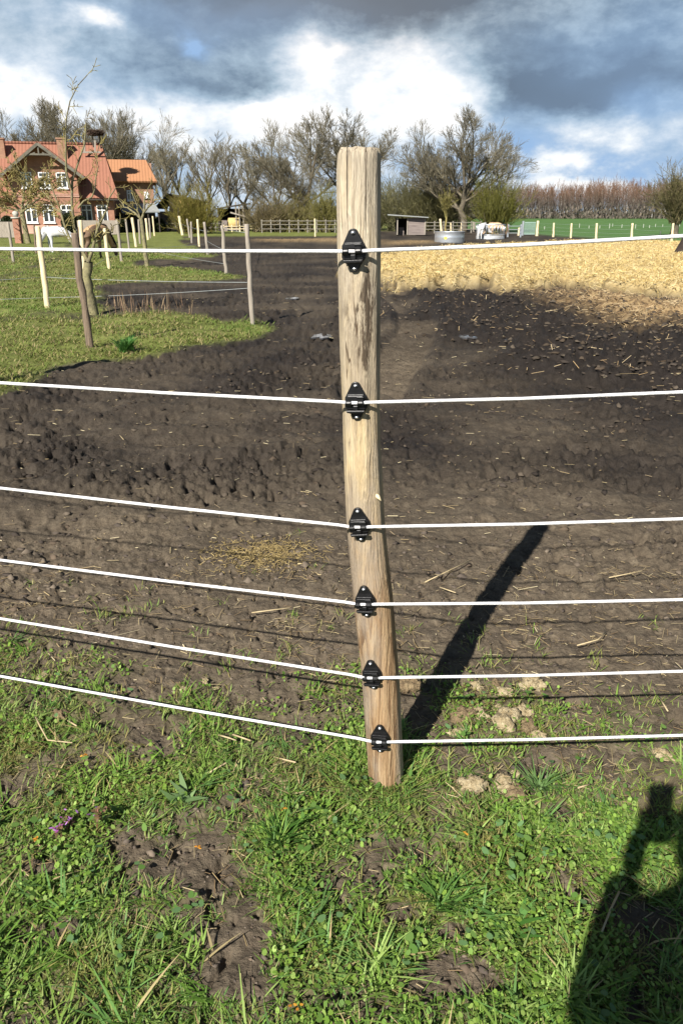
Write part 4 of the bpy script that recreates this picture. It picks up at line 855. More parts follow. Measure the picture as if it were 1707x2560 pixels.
def house():
    h = thing('brick_house', (-27, 80, 0), 'old red brick farmhouse with a projecting gable and three arched upper windows', 'house')
    h.location = (0, 0, 0)
    Yg, Ym, Yr = 76.3, 77.7, 82.2
    gl, gr = PY(40, 520, Yg).x, PY(196, 520, Yg).x; cx = (gl + gr) / 2; xr = PY(286, 530, Ym).x; xl = -48
    ze, za = 5.35, 7.45
    w = MB(); w.box(((gr + .02 + xr) / 2, (Ym + 86) / 2, 1.6), (xr - gr - .02, 86 - Ym, 3.2)); w.box(((xl + gl - .02) / 2, (Ym + 86) / 2, 1.6), (gl - .02 - xl, 86 - Ym, 3.2)); w.build('wall', M_brick, h)
    g = MB(); g.prism([(gl, Yg, 0), (gr, Yg, 0), (gr, Yg, ze), (cx, Yg, za), (gl, Yg, ze)], (0, 7, 0)); g.build('gable_wall', M_brick, h)
    b = MB(); b.box(((gl + gr) / 2, Yg - .03, 3.20), (gr - gl + .1, .1, .10)); b.box(((gl + gr) / 2, Yg - .02, 3.36), (gr - gl + .05, .06, .07)); b.build('string_course', M_plinth, h)
    b = MB(); b.box(((gl + gr) / 2, Yg - .025, .38), (gr - gl + .08, .08, .72)); b.build('plinth', M_plinth, h)
    b = MB(); b.box(((gl + gr) / 2, Yg - .02, 5.55), (gr - gl - .5, .06, .09)); b.build('cornice', M_brick2, h)
    # gable roof with deep timber eaves
    hw, zlow, ztop, yf = 3.6, 4.85, 7.6, Yg - 1.15
    r = MB(); slab(r, [(cx - hw, yf, zlow), (cx, yf, ztop), (cx, 82, ztop), (cx - hw, 82, zlow)], .16); slab(r, [(cx + hw, yf, zlow), (cx, yf, ztop), (cx, 82, ztop), (cx + hw, 82, zlow)], .16); gro = r.build('gable_roof', M_tile, h)
    t = MB()
    for s in (-1, 1):
        t.tube([(cx + s * hw, yf + .08, zlow - .20), (cx, yf + .08, ztop - .20)], .17, 4)
        t.tube([(cx + s * 2.0, yf + .3, zlow + .9), (cx + s * 2.0, Yg + .05, zlow - .5)], .08, 4)
        t.tube([(cx + s * .3, yf + .12, ztop - .9), (cx + s * 1.4, yf + .12, ztop - 1.35)], .06, 4)
    t.tube([(cx - 1.1, yf + .12, ztop - 1.05), (cx + 1.1, yf + .12, ztop - 1.05)], .10, 4); t.tube([(cx, yf + .12, ztop - 1.05), (cx, yf + .12, ztop - .2)], .08, 4)
    t.build('barge_boards', mat('grey_timber', (.10, .095, .075), (.20, .18, .14), 3, .9), gro)
    # main roof
    zr, zv = PY(282, 362, Yr).z, 3.08; xt = PY(282, 362, Yr).x; xb = PY(292, 491, Ym - .75).x
    r = MB(); slab(r, [(xl - 1, Ym - .75, zv), (xb, Ym - .75, zv), (xt, Yr, zr), (xl - 1, Yr, zr)], .16); ro = r.build('roof', M_tile, h)
    r = MB(); slab(r, [(xl - 1, 87.4, zv), (xb, 87.4, zv), (xt, Yr + .01, zr), (xl - 1, Yr + .01, zr)], .16); r.build('rear_roof', M_tile, h)
    r = MB(); r.tube([(xl - 1, Yr, zr + .02), (xt, Yr, zr + .02)], .14, 8); r.build('ridge', M_tile, ro, True)
    f = MB(); f.prism([(xr - .12, Ym + .2, zv - .1), (xt - .25, Yr, zr - .35), (xr - .12, 86.5, zv - .1)], (-.3, 0, 0)); f.build('end_wall', M_brick2, h)
    e = MB(); e.tube([(gr + .8, Ym - .8, zv - .16), (xb, Ym - .8, zv - .16)], .07, 6); e.build('gutter', M_darkwood, ro)
    for px, top, wd in ((37, 353, .75), (180, 350, .85)):
        p = PY(px, top, 81.0); c = MB(); c.box((p.x, 81, p.z - .95), (wd, .7, 1.9)); c.box((p.x, 81, p.z + .02), (wd + .14, .84, .12)); c.build('chimney', M_brick2, ro)
    s = PY(176, 375, 80.0)
    # windows
    for px in (70, 111, 152): window(h, PY(px, 450, Yg).x, 4.52, .92, 1.30, Yg)
    for px in (82, 122, 165): window(h, PY(px, 535, Yg).x, 1.72, .98, 1.52, Yg)
    for px in (221, 258, 5, -40): window(h, PY(px, 535, Ym).x, 1.72, .95, 1.55, Ym)
    # step bar on the roof
    l = MB(); a, b = PY(226, 382, 80.6), PY(271, 381, 80.6); l.tube([a, b], .10, 4)
    for px in (233, 258): l.tube([PY(px, 352, 80.7), PY(px, 380, 80.7)], .11, 4)
    l.build('roof_rack', M_oldwood, ro)
    turn(h, (xr, Ym, 0), 13)
house()
def nest():
    p = PY(241, 345, 81.5); z0 = 7.6
    t = thing('stork_nest', (p.x, p.y, z0), 'dark twig nest on a stand on the ridge of the brick house roof', 'nest'); zt = PY(241, 338, 81.5).z - z0
    for sx in (-.35, .35): m = MB(); m.tube([(sx, 0, 0), (sx, 0, zt)], .06, 6); m.build('stand', M_darkwood, t)
    g = np.random.default_rng(4); N = 700; a = g.uniform(0, 6.28, N); rr = .75 * np.sqrt(g.random(N)); P = np.stack([rr * np.cos(a), rr * np.sin(a), zt + g.uniform(0, .42, N)], 1)
    V, F, c = straws(P, g.uniform(.3, .8, N), np.full(N, .05), a + 1.57 + g.normal(0, .5, N), g.normal(0, .2, N), palette(g, N, [(.09, .06, .045), (.14, .10, .07)])); npmesh('twigs', V, F, M_stem, t, col=c)['kind'] = 'stuff'
nest()
def wing():
    h = thing('brick_wing', (0, 0, 0), 'lower brown brick outbuilding with a bright orange tiled roof right of the farmhouse', 'outbuilding')
    Yw, Ye, Yr = 84.5, 83.8, 88.0; a, b = PY(284, 455, Ye), PY(388, 450, Ye); c, d = PY(385, 401, Yr), PY(278, 399, Yr); c.z = d.z = (c.z + d.z) / 2; a.z = b.z = (a.z + b.z) / 2
    r = MB(); slab(r, [a, b, c, d], .16); r.build('roof', M_tile2, h)
    r = MB(); q = b.copy(); q.y = 92; s = a.copy(); s.y = 92; slab(r, [s, q, c + Vector((0, .01, 0)), d + Vector((0, .01, 0))], .16); r.build('rear_roof', M_tile2, h)
    xl, xr = PY(284, 500, Yw).x, PY(386, 500, Yw).x; w = MB(); w.box(((xl + xr) / 2, (Yw + 91.5) / 2, (a.z - .1) / 2), (xr - xl, 91.5 - Yw, a.z - .1)); w.build('wall', M_brick2, h)
    g = MB(); g.prism([(xr, Yw + .1, a.z - .12), (xr, Yr, c.z - .3), (xr, 91.4, a.z - .12)], (-.25, 0, 0)); g.build('gable_end', M_brick2, h)
    for px, py, ww, hh in ((328, 489, .62, .95), (367, 487, .42, .55)):
        p = PY(px, py, Yw); window(h, p.x, p.z, ww, hh, Yw, False)
    l = MB(); slab(l, [PY(296, 531, 82.4), PY(388, 529, 82.4), PY(386, 508, 84.4), PY(298, 510, 84.4)], .1); le = l.build('lean_to', M_roofgrey, h)
    p = MB()
    for px in (300, 330, 360, 386): p = MB(); v = PY(px, 530, 82.6); p.tube([(v.x, 82.6, 0), (v.x, 82.6, v.z - .1)], .07, 6); p.build('post', M_darkwood, le)
    k = MB(); v0, v1 = PY(298, 530, 84.2).x, PY(386, 530, 84.2).x; k.box(((v0 + v1) / 2, 84.3, .9), (v1 - v0, .06, 1.8)); k.build('boarding', M_darkwood, le)
    turn(h, (xr, Yw, 0), 13)
wing()
def barn():
    h = thing('small_barn', (0, 0, 0), 'small ochre walled barn half hidden by the yellow green bush', 'barn'); Y = 90
    a, b = PY(428, 577, Y).x, PY(500, 577, Y).x; zt = PY(430, 487, Y).z; zb = PY(500, 505, Y).z
    w = MB(); w.prism([(a, Y, 0), (b, Y, 0), (b, Y, zb), (a, Y, zt)], (0, 5, 0)); w.build('wall', M_ochre, h)
    r = MB(); slab(r, [(a - .1, Y - .4, zt + .12), (b + .3, Y - .4, zb + .1), (b + .3, Y + 5.4, zb + .1), (a - .1, Y + 5.4, zt + .12)], .12); q = PY(388, 520, Y); slab(r, [(a - .12, Y - .4, zt + .05), (q.x, Y - .4, q.z), (q.x, Y + 5.4, q.z), (a - .12, Y + 5.4, zt + .05)], .12); r.build('roof', M_darkwood, h)
    s = MB(); s.box(((a + q.x) / 2 - .05, Y + 2.6, 1.0), (a - q.x - .3, 4, 2.0)); s.build('side_bay', M_brownwood, h)
barn()
def hay_shelter():
    h = thing('hay_shelter', (0, 0, 0), 'dark open sided timber shelter with a sagging roof beside the yellow green bush', 'shelter'); Y = 88
    x = lambda px: PY(px, 540, Y).x; z = lambda py: PY(600, py, Y).z
    r = MB(); slab(r, [(x(540), Y - .6, z(521)), (x(612), Y - .6, z(509)), (x(614), Y + 5, z(506)), (x(540), Y + 5, z(517))], .12); r.build('roof', M_darkwood, h)
    k = MB(); k.box(((x(548) + x(612)) / 2, Y + 4.4, 1.15), (x(612) - x(548), .08, 2.3)); k.box((x(548), Y + 2.2, 1.15), (.08, 4.2, 2.3)); k.box((x(612), Y + 2.2, .95), (.08, 4.2, 1.9)); k.build('boarding', M_darkwood, h)
    f = MB(); f.box(((x(550) + x(568)) / 2, Y - .1, .55), (x(568) - x(550), .06, 1.1)); f.build('front_boards', M_board, h)
    for px, t in ((548, 515), (592, 505), (610, 512), (600, 515)):
        p = MB(); p.tube([(x(px), Y - .45, 0), (x(px), Y - .45, z(t))], .075, 6); p.build('post', M_oldwood if px > 590 else M_darkwood, h)
    b = MB(); b.tube([PY(576, 531, Y - .6), PY(612, 541, Y - .6)], .10, 4); b.tube([PY(612, 541, Y - .6), PY(636, 545, Y - .6)], .06, 4); b.build('rafter', M_oldwood, h)
    q = PY(584, 555, Y + .2); t = thing('hay_bale', (q.x, Y + .6, .35), 'round yellow hay bale inside the dark open shelter', 'hay bale')
    m = MB(); m.tube([(-.60, 0, .45), (-.57, 0, .45), (.57, 0, .45), (.60, 0, .45)], [.50, .56, .56, .50], 18); m.build('bale', mat('hay', (.42, .30, .11), (.62, .46, .2), 9, .9, .8, 20), t, True)
    m = MB(); m.box((0, 0, -.17), (1.5, .9, .12)); m.box((-.6, 0, -.29), (.12, .9, .12)); m.box((.6, 0, -.29), (.12, .9, .12)); m.build('pallet', M_oldwood, t)
hay_shelter()
def plank_shed():
    h = thing('plank_shed', (0, 0, 0), 'low plank pony shed with an open dark bay just right of the foreground post', 'shed'); Y = 68
    x = lambda px: PY(px, 560, Y).x; z = lambda py: PY(1010, py, Y).z; zb = H(x(1020), Y)
    r = MB(); slab(r, [(x(968), Y - .5, z(536)), (x(1069), Y - .5, z(542.5)), (x(1064), Y + 2.6, z(541.5)), (x(972), Y + 2.6, z(535))], .07); r.build('roof', M_roofgrey, h)
    w = MB(); w.box(((x(1018) + x(1061)) / 2, Y, (z(543) + zb) / 2), (x(1061) - x(1018), .07, z(543) - zb - .1)); w.build('plank_wall', M_board, h)
    w = MB(); w.box((x(1060.5), Y + 1.2, (z(544) + zb) / 2), (.06, 2.3, z(544) - zb - .12)); w.box(((x(994) + x(1060)) / 2, Y + 2.35, (z(544) + zb) / 2), (x(1060) - x(994), .06, z(544) - zb - .12)); w.box((x(994), Y + 1.2, (z(542) + zb) / 2), (.06, 2.3, z(542) - zb - .12)); w.build('inner_walls', M_darkwood, h)
    w = MB(); w.box(((x(999) + x(1012)) / 2, Y + .9, .32 + zb), (x(1012) - x(999), .05, .64)); w.build('half_door', M_board, h)
    for px in (993, 1018, 1062):
        p = MB(); p.box((x(px), Y - .05, (z(543) + zb) / 2), (.09, .09, z(543) - zb - .12)); p.build('post', M_oldwood, h)
plank_shed()
# ------------------------------------------------------------------ trough, feeder
def trough():
    b = G(1127, 606.5); z = H(*b); t = thing('water_trough', (b[0], b[1] + .9, z - .03), 'round galvanised steel trough with a yellow sticker standing on the paddock', 'trough'); r = .915
    m = MB(); m.lathe([(r * .985, 0), (r * .99, .05), (r, .12), (r * .995, .30), (r * 1.005, .34), (r * .995, .38), (r, .62), (r * 1.02, .655), (r * 1.02, .675), (r * .99, .675), (r * .975, .62), (r * .97, .10), (.001, .09)], 48); m.build('tank', M_galv, t, True)
    s = MB(); P = []
    for k in range(13): a = k * 2 * math.pi / 12; q = R(-112) + .11 * math.cos(a); P.append((r * 1.012 * math.cos(q), r * 1.012 * math.sin(q), .31 + .085 * math.sin(a)))
    s.prism(P[:12], (-.004, -.008, 0)); s.build('sticker', mat('yellow_label', (.75, .68, .06), (.8, .74, .12), 10, .5), t)
trough()
def feeder():
    b = G(1231, 598); z = H(*b); t = thing('hay_feeder', (b[0], b[1] + 1, z - .03), 'round grey metal hay feeder ring with upright bars between the two ponies', 'hay feeder'); r = 1.0
    m = MB(); m.lathe([(r, 0), (r, .26), (r * .985, .26), (r * .985, 0)], 40); m.build('skirt', mat('dull_steel', (.30, .31, .32), (.40, .41, .42), 3, .6, metal=.3), t, True)
    for zz in (.30, .98):
        m = MB(); n = 40; m.tube([(r * math.cos(2 * math.pi * k / n), r * math.sin(2 * math.pi * k / n), zz) for k in range(n + 1)], .025, 6); m.build('ring', M_galv, t, True)
    for k in range(24):
        a = 2 * math.pi * k / 24; m = MB(); m.tube([(r * math.cos(a), r * math.sin(a), .34), (r * math.cos(a + .06), r * math.sin(a + .06), .98)], .018, 5); m.build('bar', M_galv, t, True)
    g = np.random.default_rng(3); N = 500; a = g.uniform(0, 6.28, N); rr = .9 * np.sqrt(g.random(N)); P = np.stack([rr * np.cos(a), rr * np.sin(a), .12 + .25 * (1 - rr) + g.uniform(0, .1, N)], 1)
    V, F, c = straws(P, g.uniform(.2, .4, N), np.full(N, .02), a, g.normal(0, .3, N), palette(g, N, [(.3, .22, .1), (.42, .33, .16)])); o = npmesh('hay', V, F, M_straw, t, col=c); o['kind'] = 'stuff'
feeder()
# ------------------------------------------------------------------ horses
def horse(px, py, heading, hgt, graze, coat, mane, label, patch=None, dy=0.0, turn=0.0):
    b = G(px, py); b = (b[0], b[1] + dy); z = H(*b); t = thing('horse', (b[0], b[1], z), label, 'horse', None, heading); t.scale = (hgt,) * 3
    J = [((-.38, 0, .76), (.17, .19)), ((-.12, 0, .71), (.18, .20)), ((.14, 0, .71), (.175, .20)), ((.36, 0, .74), (.15, .19))]
    E = [(0, 1), (1, 2), (2, 3)]
    nk = [((.50, 0, .74), (.095, .15)), ((.68, turn * .05, .50), (.07, .11)), ((.80, turn * .12, .30), (.07, .095)), ((.86, turn * .14, .17), (.055, .07)), ((.895, turn * .15, .045), (.045, .05))] if graze else [((.50, 0, .92), (.09, .14)), ((.66, turn * .06, 1.10), (.07, .10)), ((.76, turn * .12, 1.18), (.07, .09)), ((.92, turn * .2, 1.06), (.05, .065)), ((1.0, turn * .24, .98), (.042, .05))]
    p = 3
    for q in nk: J.append(q); E.append((p, len(J) - 1)); p = len(J) - 1
    hd = J[6][0]
    for s in (-1, 1):
        J.append(((hd[0] - .03, hd[1] + s * .055, hd[2] + (.10 if not graze else .09)), .018)); E.append((6, len(J) - 1))
    for s, dx in ((-1, .03), (1, -.03)):
        leg = [((.36, s * .10, .58), (.10, .085)), ((.365 + dx, s * .10, .44), .055), ((.375 + dx, s * .10, .27), .040), ((.365 + dx, s * .10, .09), .030), ((.385 + dx, s * .10, .02), .042)]; p = 3
        for q in leg: J.append(q); E.append((p, len(J) - 1)); p = len(J) - 1
        leg = [((-.36, s * .11, .60), (.13, .11)), ((-.29 - dx, s * .11, .46), .075), ((-.45 - dx, s * .11, .285), .042), ((-.425 - dx, s * .11, .09), .031), ((-.40 - dx, s * .11, .02), .043)]; p = 0
        for q in leg: J.append(q); E.append((p, len(J) - 1)); p = len(J) - 1
    o = skin_body('body', J, E, coat, t, 2)
    if patch: 
        o.data.materials.append(patch[0])
        for f in o.data.polygons: f.material_index = 1 if patch[1](f.center) else 0
    g = np.random.default_rng(9); n = 260; u = g.random(n); path = np.array([J[3][0], J[4][0], J[5][0], J[6][0]], float); ix = u * 3; i0 = np.minimum(ix.astype(int), 2); fr = (ix - i0)[:, None]; P = path[i0] * (1 - fr) + path[i0 + 1] * fr
    P[:, 2] += .12 - .03 * u; P[:, 0] += (.04 if graze else -.05) * u
    sd_ = np.where(g.random(n) < .7, -1, 1); V, F, c = straws(P + np.stack([0 * u, sd_ * .05, -.03 + 0 * u], 1), g.uniform(.10, .20, n), np.full(n, .02), np.where(sd_ < 0, -1.57, 1.57) + g.normal(0, .5, n), -1.1 + g.normal(0, .2, n), palette(g, n, [mane], .2)); npmesh('mane', V, F, M_stem, t, col=c)
    n = 160; V, F, c = blades(np.stack([-.52 + g.normal(0, .015, n), g.normal(0, .02, n), .80 + g.normal(0, .02, n)], 1), -g.uniform(.42, .62, n), np.full(n, .018), g.normal(0, .3, n), g.normal(.12, .08, n), g.uniform(-.1, .1, n), palette(g, n, [mane], .2), 3); npmesh('tail', V, F, M_stem, t, col=c)
    eb = MB()
    for s in (-1, 1):
        e = MB(); h0 = Vector(J[6][0]).lerp(Vector(J[7][0]), .45); e.lathe([(.001, -.012), (.010, -.006), (.012, 0), (.010, .006), (.001, .012)], 8, (h0.x, h0.y + s * .062, h0.z + .02)); e.build('eye', M_black, t, True)
    return t
M_grey = mat('white_coat', (.55, .54, .53), (.74, .73, .71), 5, .7); M_tan = mat('tan_coat', (.40, .235, .12), (.50, .32, .18), 5, .7); M_tan2 = mat('pale_tan_coat', (.50, .33, .19), (.60, .43, .28), 5, .7); M_brown = mat('brown_coat_and_shade', (.10, .06, .035), (.16, .10, .06), 5, .7)
horse(158, 632, R(205), 1.24, True, M_grey, (.62, .60, .56), 'white horse grazing in front of the farmhouse gable', turn=1)
horse(240, 648, R(66), 1.36, True, M_tan, (.06, .045, .035), 'tan and brown pinto horse, right half coloured as shade, seen from behind between the pale stakes', (M_brown, lambda c: (c.y < -.04 and c.x < .2) or c.z < .30 or (c.x > .2 and c.z > .9)))  # brown over the right half paints its shaded side; legs and head are brown
horse(1206, 598, R(62), 1.20, True, M_grey, (.66, .65, .63), 'white pony seen from behind with its head down at the hay feeder', dy=.4, turn=-2)
horse(1254, 597, R(168), 1.20, True, M_tan2, (.42, .30, .19), 'tan pony eating at the right side of the hay feeder', (M_brown, lambda c: c.z < .42 and c.x < .1), dy=1.6, turn=1)
# ------------------------------------------------------------------ stakes and paddock wires
def stake(px, py, tx, ty, wpx, m, label, name='fence_stake', group='stakes of the paddock fences', seed=0, rough=.06):
    b = G(px, py); z = H(*b); top = PY(tx, ty, b[1]); g = random.Random(seed * 7 + px); dep = b[1] * math.cos(PITCH) + (CAMH) * math.sin(PITCH); r = wpx * dep / FPX / 2
    base = Vector((b[0], b[1], z)); K = 9; pts = []; rs = []
    for k in range(K):
        u = k / (K - 1); p = base.lerp(top, u) + Vector((g.gauss(0, r * rough * 2), g.gauss(0, r * rough * 2), 0)) * (0 < k < K - 1); pts.append(p); rs.append(r * (1.06 - .12 * u) * (1 + g.gauss(0, rough)))
    pts = [base - Vector((0, 0, .08))] + pts; rs = [rs[0] * 1.03] + rs; pts.append(top + Vector((0, 0, r * .3))); rs.append(r * .72)
    o = thing(name, base, label, 'fence stake', group)
    mb = MB(); mb.tube([p - base for p in pts], rs, 9); s = mb.build('shaft', m, o, True)
    return base, top
sk = {}
ST = [('a', 120, 766, 95, 568, 14, M_palewood, 'tall pale peeled stake leaning left, nearest to the left photo edge'),
 ('b', 215, 716, 201, 552, 11, M_palewood, 'pale peeled stake directly behind the forked apple tree trunk'),
 ('c', 274, 673, 262, 572, 9, M_palewood, 'bright peeled stake just right of the tan and brown horse'),
 ('d', 305, 655, 293, 549, 7, M_oldwood, 'thin grey stake second right of the tan and brown horse'),
 ('e', 35, 656, 21, 556, 7, M_oldwood, 'thin grey stake near the left photo edge in front of the brick pillar'),
 ('f', 92, 636, 86, 563, 5, M_brownwood, 'thin brown stake just left of the tall pale leaning stake'),
 ('g', 324, 626, 315, 548, 5, M_oldwood, 'thin weathered stake left of the whitish apple trunk, before the dark lean-to'),
 ('h', 341, 617, 331, 545, 7, M_palewood, 'cream stake standing just left of the whitish apple tree trunk'),
 ('i', 351, 609, 347, 549, 5, M_oldwood, 'short grey stake hard against the whitish apple tree trunk'),
 ('j', 371, 600, 365, 547, 6, M_palewood, 'cream stake just right of the whitish apple tree trunk'),
 ('k', 377, 595, 373, 546, 4, M_oldwood, 'thin far stake in the group right of the whitish apple trunk'),
 ('l', 387, 590, 382, 541, 4, M_palewood, 'farthest cream stake in the group right of the whitish apple trunk'),
 ('m', 457, 588, 448, 541, 7, M_palewood, 'bright white stake in front of the ochre barn wall'),
 ('n', 475, 594, 468, 548, 5, M_oldwood, 'greyish stake under the left side of the yellow green bush'),
 ('o', 480, 607, 478, 555, 5, M_oldwood, 'short stake by the mud edge below the yellow green bush'),
 ('p', 499, 616, 494, 549, 6, M_palewood, 'cream stake in front of the middle of the yellow green bush'),
 ('q', 520, 637, 511, 556, 7, M_oldwood, 'grey stake below the right side of the yellow green bush'),
 ('r', 566, 685, 555, 565, 9, M_oldwood, 'silver grey stake at the tip of the grass tongue, left of the crooked post'),
 ('s', 632, 811, 617, 562, 12, M_oldwood, 'crooked weathered stake standing at the corner of the grass beside the mud'),
 ('t', 491, 575, 488, 541, 5, M_palewood, 'far pale stake partly hidden in the yellow green bush'),
 ('u', 641, 579, 637, 536, 6, M_palewood, 'left one of two white stakes standing close together by the hay shelter'),
 ('v', 650, 578, 646, 537, 6, M_palewood, 'right one of two white stakes standing close together by the hay shelter'),
 ('w', 788, 591, 787, 547, 4, M_palewood, 'thin cream stake on the far green strip near the foreground post'),
 ('x', 1104, 583, 1100, 548, 6, M_palewood, 'cream stake behind the left half of the round trough'),
 ('y', 1127, 581, 1126, 556, 4, M_palewood, 'thin stake behind the middle of the round trough'),
 ('z', 1153, 582, 1154, 557, 5, M_palewood, 'stake behind the right half of the round trough'),
 ('A', 1183, 580, 1183, 555, 4, M_oldwood, 'grey stake just left of the white pony'),
 ('B', 1295, 589, 1297, 570, 5, M_palewood, 'short cream stub at the left end of the green mesh gate'),
 ('C', 1341, 590, 1344, 553, 7, M_palewood, 'thick cream post at the right end of the green mesh gate'),
 ('D', 1382, 593, 1384, 558, 5, M_palewood, 'cream field post, first to the right of the gate'),
 ('E', 1426, 595, 1428, 559, 5, M_palewood, 'cream field post, second to the right of the gate'),
 ('F', 1489, 598, 1491, 559, 6, M_palewood, 'cream field post, third to the right of the gate'),
 ('G', 1577, 601, 1580, 559, 6, M_palewood, 'cream field post, fourth to the right of the gate'),
 ('H', 1677, 608, 1682, 559, 6, M_palewood, 'cream field post in front of the pollard willow trunk'),
 ('I', 1186, 573, 1186, 556, 3, M_oldwood, 'far grey stake on the paddock rim behind the white pony'),
 ('J', 226, 866, 187, 585, 17, M_brownwood, 'thick brown rough stake supporting the forked apple tree')]
for i, q in enumerate(ST): sk[q[0]] = stake(*q[1:7], q[7], 'tree_stake' if q[0] == 'J' else 'fence_stake', None if q[0] == 'J' else 'stakes of the paddock fences', i, .09 if q[0] in 'sJr' else .04)
# two more stakes stand left of the picture: only their shadows show on the grass
def outside_stake(x, y, x2, y2, hgt, label, i):
    z = H(x, y); o = thing('tree_stake', (x, y, z), label, 'fence stake'); mb = MB(); mb.tube([(0, 0, -.05), ((x2 - x) * .5, (y2 - y) * .5, hgt * .5), (x2 - x, y2 - y, hgt)], [.075, .07, .065], 9); mb.build('shaft', M_brownwood, o, True)
outside_stake(-3.75, 6.75, -3.6, 6.7, 1.6, 'rough stake just outside the left edge whose shadow crosses the grass corner', 1)
def wire(ka, za, kb, zb, label, ext=0.0, sag=.02, r=.006):
    (a, at_), (b, bt) = sk[ka] if isinstance(ka, str) else (ka, ka), sk[kb] if isinstance(kb, str) else (kb, kb)
    p = a.lerp(at_, za / max(at_.z - a.z, .1)) if isinstance(ka, str) else Vector(ka); q = b.lerp(bt, zb / max(bt.z - b.z, .1)) if isinstance(kb, str) else Vector(kb)
    q = q + (q - p) * ext; n = 12; mb = MB(); mb.tube([p.lerp(q, k / n) - Vector((0, 0, sag * 4 * (k / n) * (1 - k / n))) for k in range(n + 1)], r * .62, 5); o = mb.build('fence_wire', M_tape, None, True); tag(o, label, 'fence wire', 'thin wires of the paddock fences')
LO = (-9.5, 9.0, .55)
wire('a', .52, 's', .60, 'upper pale wire from the tall leaning stake to the crooked corner stake', r=.007)
wire('a', .17, 's', .52, 'lower pale wire slanting up to the crooked corner stake', r=.006)
wire(LO, 0, 'a', .52, 'thin wire reaching the tall leaning stake from the left edge', r=.007)
wire((-9.5, 12.6, .2), 0, 'a', .17, 'low thin wire on the grass left of the tall leaning stake')
wire('a', .52, 'b', .35, 'wire running away from the tall leaning stake to the stake behind the apple tree', r=.007)
wire('b', .35, 'c', .35, 'wire from the stake behind the apple tree to the bright stake by the tan horse')
wire('c', .35, 'd', .3, 'short wire between the two stakes right of the tan horse')
wire((-20, 27.5, .45), 0, 'd', .42, 'long wire across the paddock under the white horse', r=.009)
wire('d', .42, 'q', .42, 'wire across the orchard from the thin grey stake to the bush', r=.009)
wire('r', .62, 'q', .55, 'upper wire along the mud edge left of the silver grey stake', r=.008)
wire('s', 1.28, 'r', 1.2, 'top wire between the crooked stake and the silver grey stake', r=.007)
wire('r', .25, (G(400, 646)[0], G(400, 646)[1], .22), 0, 'low white wire left of the silver grey stake, just above the grass', r=.008)
wire('q', .9, 'm', .9, 'wire in front of the yellow green bush, upper run', r=.010)
wire('r', 1.15, 'v', .9, 'upper wire passing in front of the hay shelter', r=.010)
for a, b, l in (('C', 'D', 'first'), ('D', 'E', 'second'), ('E', 'F', 'third'), ('F', 'G', 'fourth'), ('G', 'H', 'fifth')):
    for zz, n in ((.95, 'top'), (.70, 'upper'), (.45, 'middle'), (.2, 'bottom')): wire(a, zz, b, zz, f'{n} wire of the {l} bay of the green field fence right of the gate', r=.007)
# far rail fences, garden pickets, gate, pillar
M_rail = mat('dull_rail_wood', (.15, .135, .11), (.25, .225, .185), 3, .9)
def rail_fence(x0, x1, py, Y, n, hts, label, m=None, r=.028):
    m = m or M_rail; a, b = PY(x0, py, Y), PY(x1, py, Y); t = thing('rail_fence', (a.x, Y, 0), label, 'fence')
    for k in range(n + 1):
        x = (b.x - a.x) * k / n; p = MB(); p.box((x, 0, hts[-1] / 2 + .05), (.11, .11, hts[-1] + .15)); p.build('post', m, t)
    for h_ in hts: q = MB(); q.box(((b.x - a.x) / 2, -.08, h_), (b.x - a.x, .05, r * 2)); q.build('rail', m, t)
rail_fence(655, 860, 575, 80, 9, (.35, .75, 1.08), 'grey wooden rail fence behind the far green strip left of the foreground post')
rail_fence(560, 640, 573, 84, 4, (.3, .55), 'low pale rail fence in front of the hay shelter', M_palewood)
rail_fence(1062, 1200, 576, 78, 6, (.35, .65, .95), 'grey rail fence behind the trough and white pony')
rail_fence(1268, 1300, 588, 63, 1, (.3, .55, .8), 'light metal hurdle left of the green mesh gate', M_galv, .02)
rail_fence(400, 560, 573, 86, 8, (.4, .8), 'dull rail fence running behind the yellow green bush')
def pickets(x0, x1, py, Y, n, h_, label):
    a, b = PY(x0, py, Y), PY(x1, py, Y); t = thing('picket_fence', (a.x, Y, 0), label, 'fence')
    for k in range(n): p = MB(); x = (b.x - a.x) * (k + .5) / n; p.prism([(x - .035, 0, .05), (x + .035, 0, .05), (x + .035, 0, h_ - .05), (x, 0, h_), (x - .035, 0, h_ - .05)], (0, .025, 0)); p.build('picket', M_oldwood, t)
    for z in (.3, h_ - .25): r = MB(); r.box(((b.x - a.x) / 2, .05, z), (b.x - a.x, .04, .07)); r.build('rail', M_oldwood, t)
pickets(-60, 44, 580, 60, 40, 1.15, 'grey garden picket fence left of the brick gate pillar')
pickets(196, 300, 580, 70, 44, 1.2, 'dark grey picket fence before the right windows of the farmhouse')
def pillar():
    b = G(50, 608); t = thing('gate_pillar', (b[0], b[1], 0), 'brick gate pillar with a pale stone ball in front of the farmhouse', 'gate pillar'); m = MB(); m.box((0, 0, .68), (.36, .36, 1.4)); m.build('shaft', M_brick, t)
    m = MB(); m.box((0, 0, 1.42), (.46, .46, .08)); m.lathe([(.001, 0), (.09, .0), (.17, .1), (.19, .19), (.15, .30), (.001, .36)], 14, (0, 0, 1.45)); m.build('cap', mat('stone', (.36, .34, .30), (.48, .46, .41), 8, .9), t, True)
pillar()
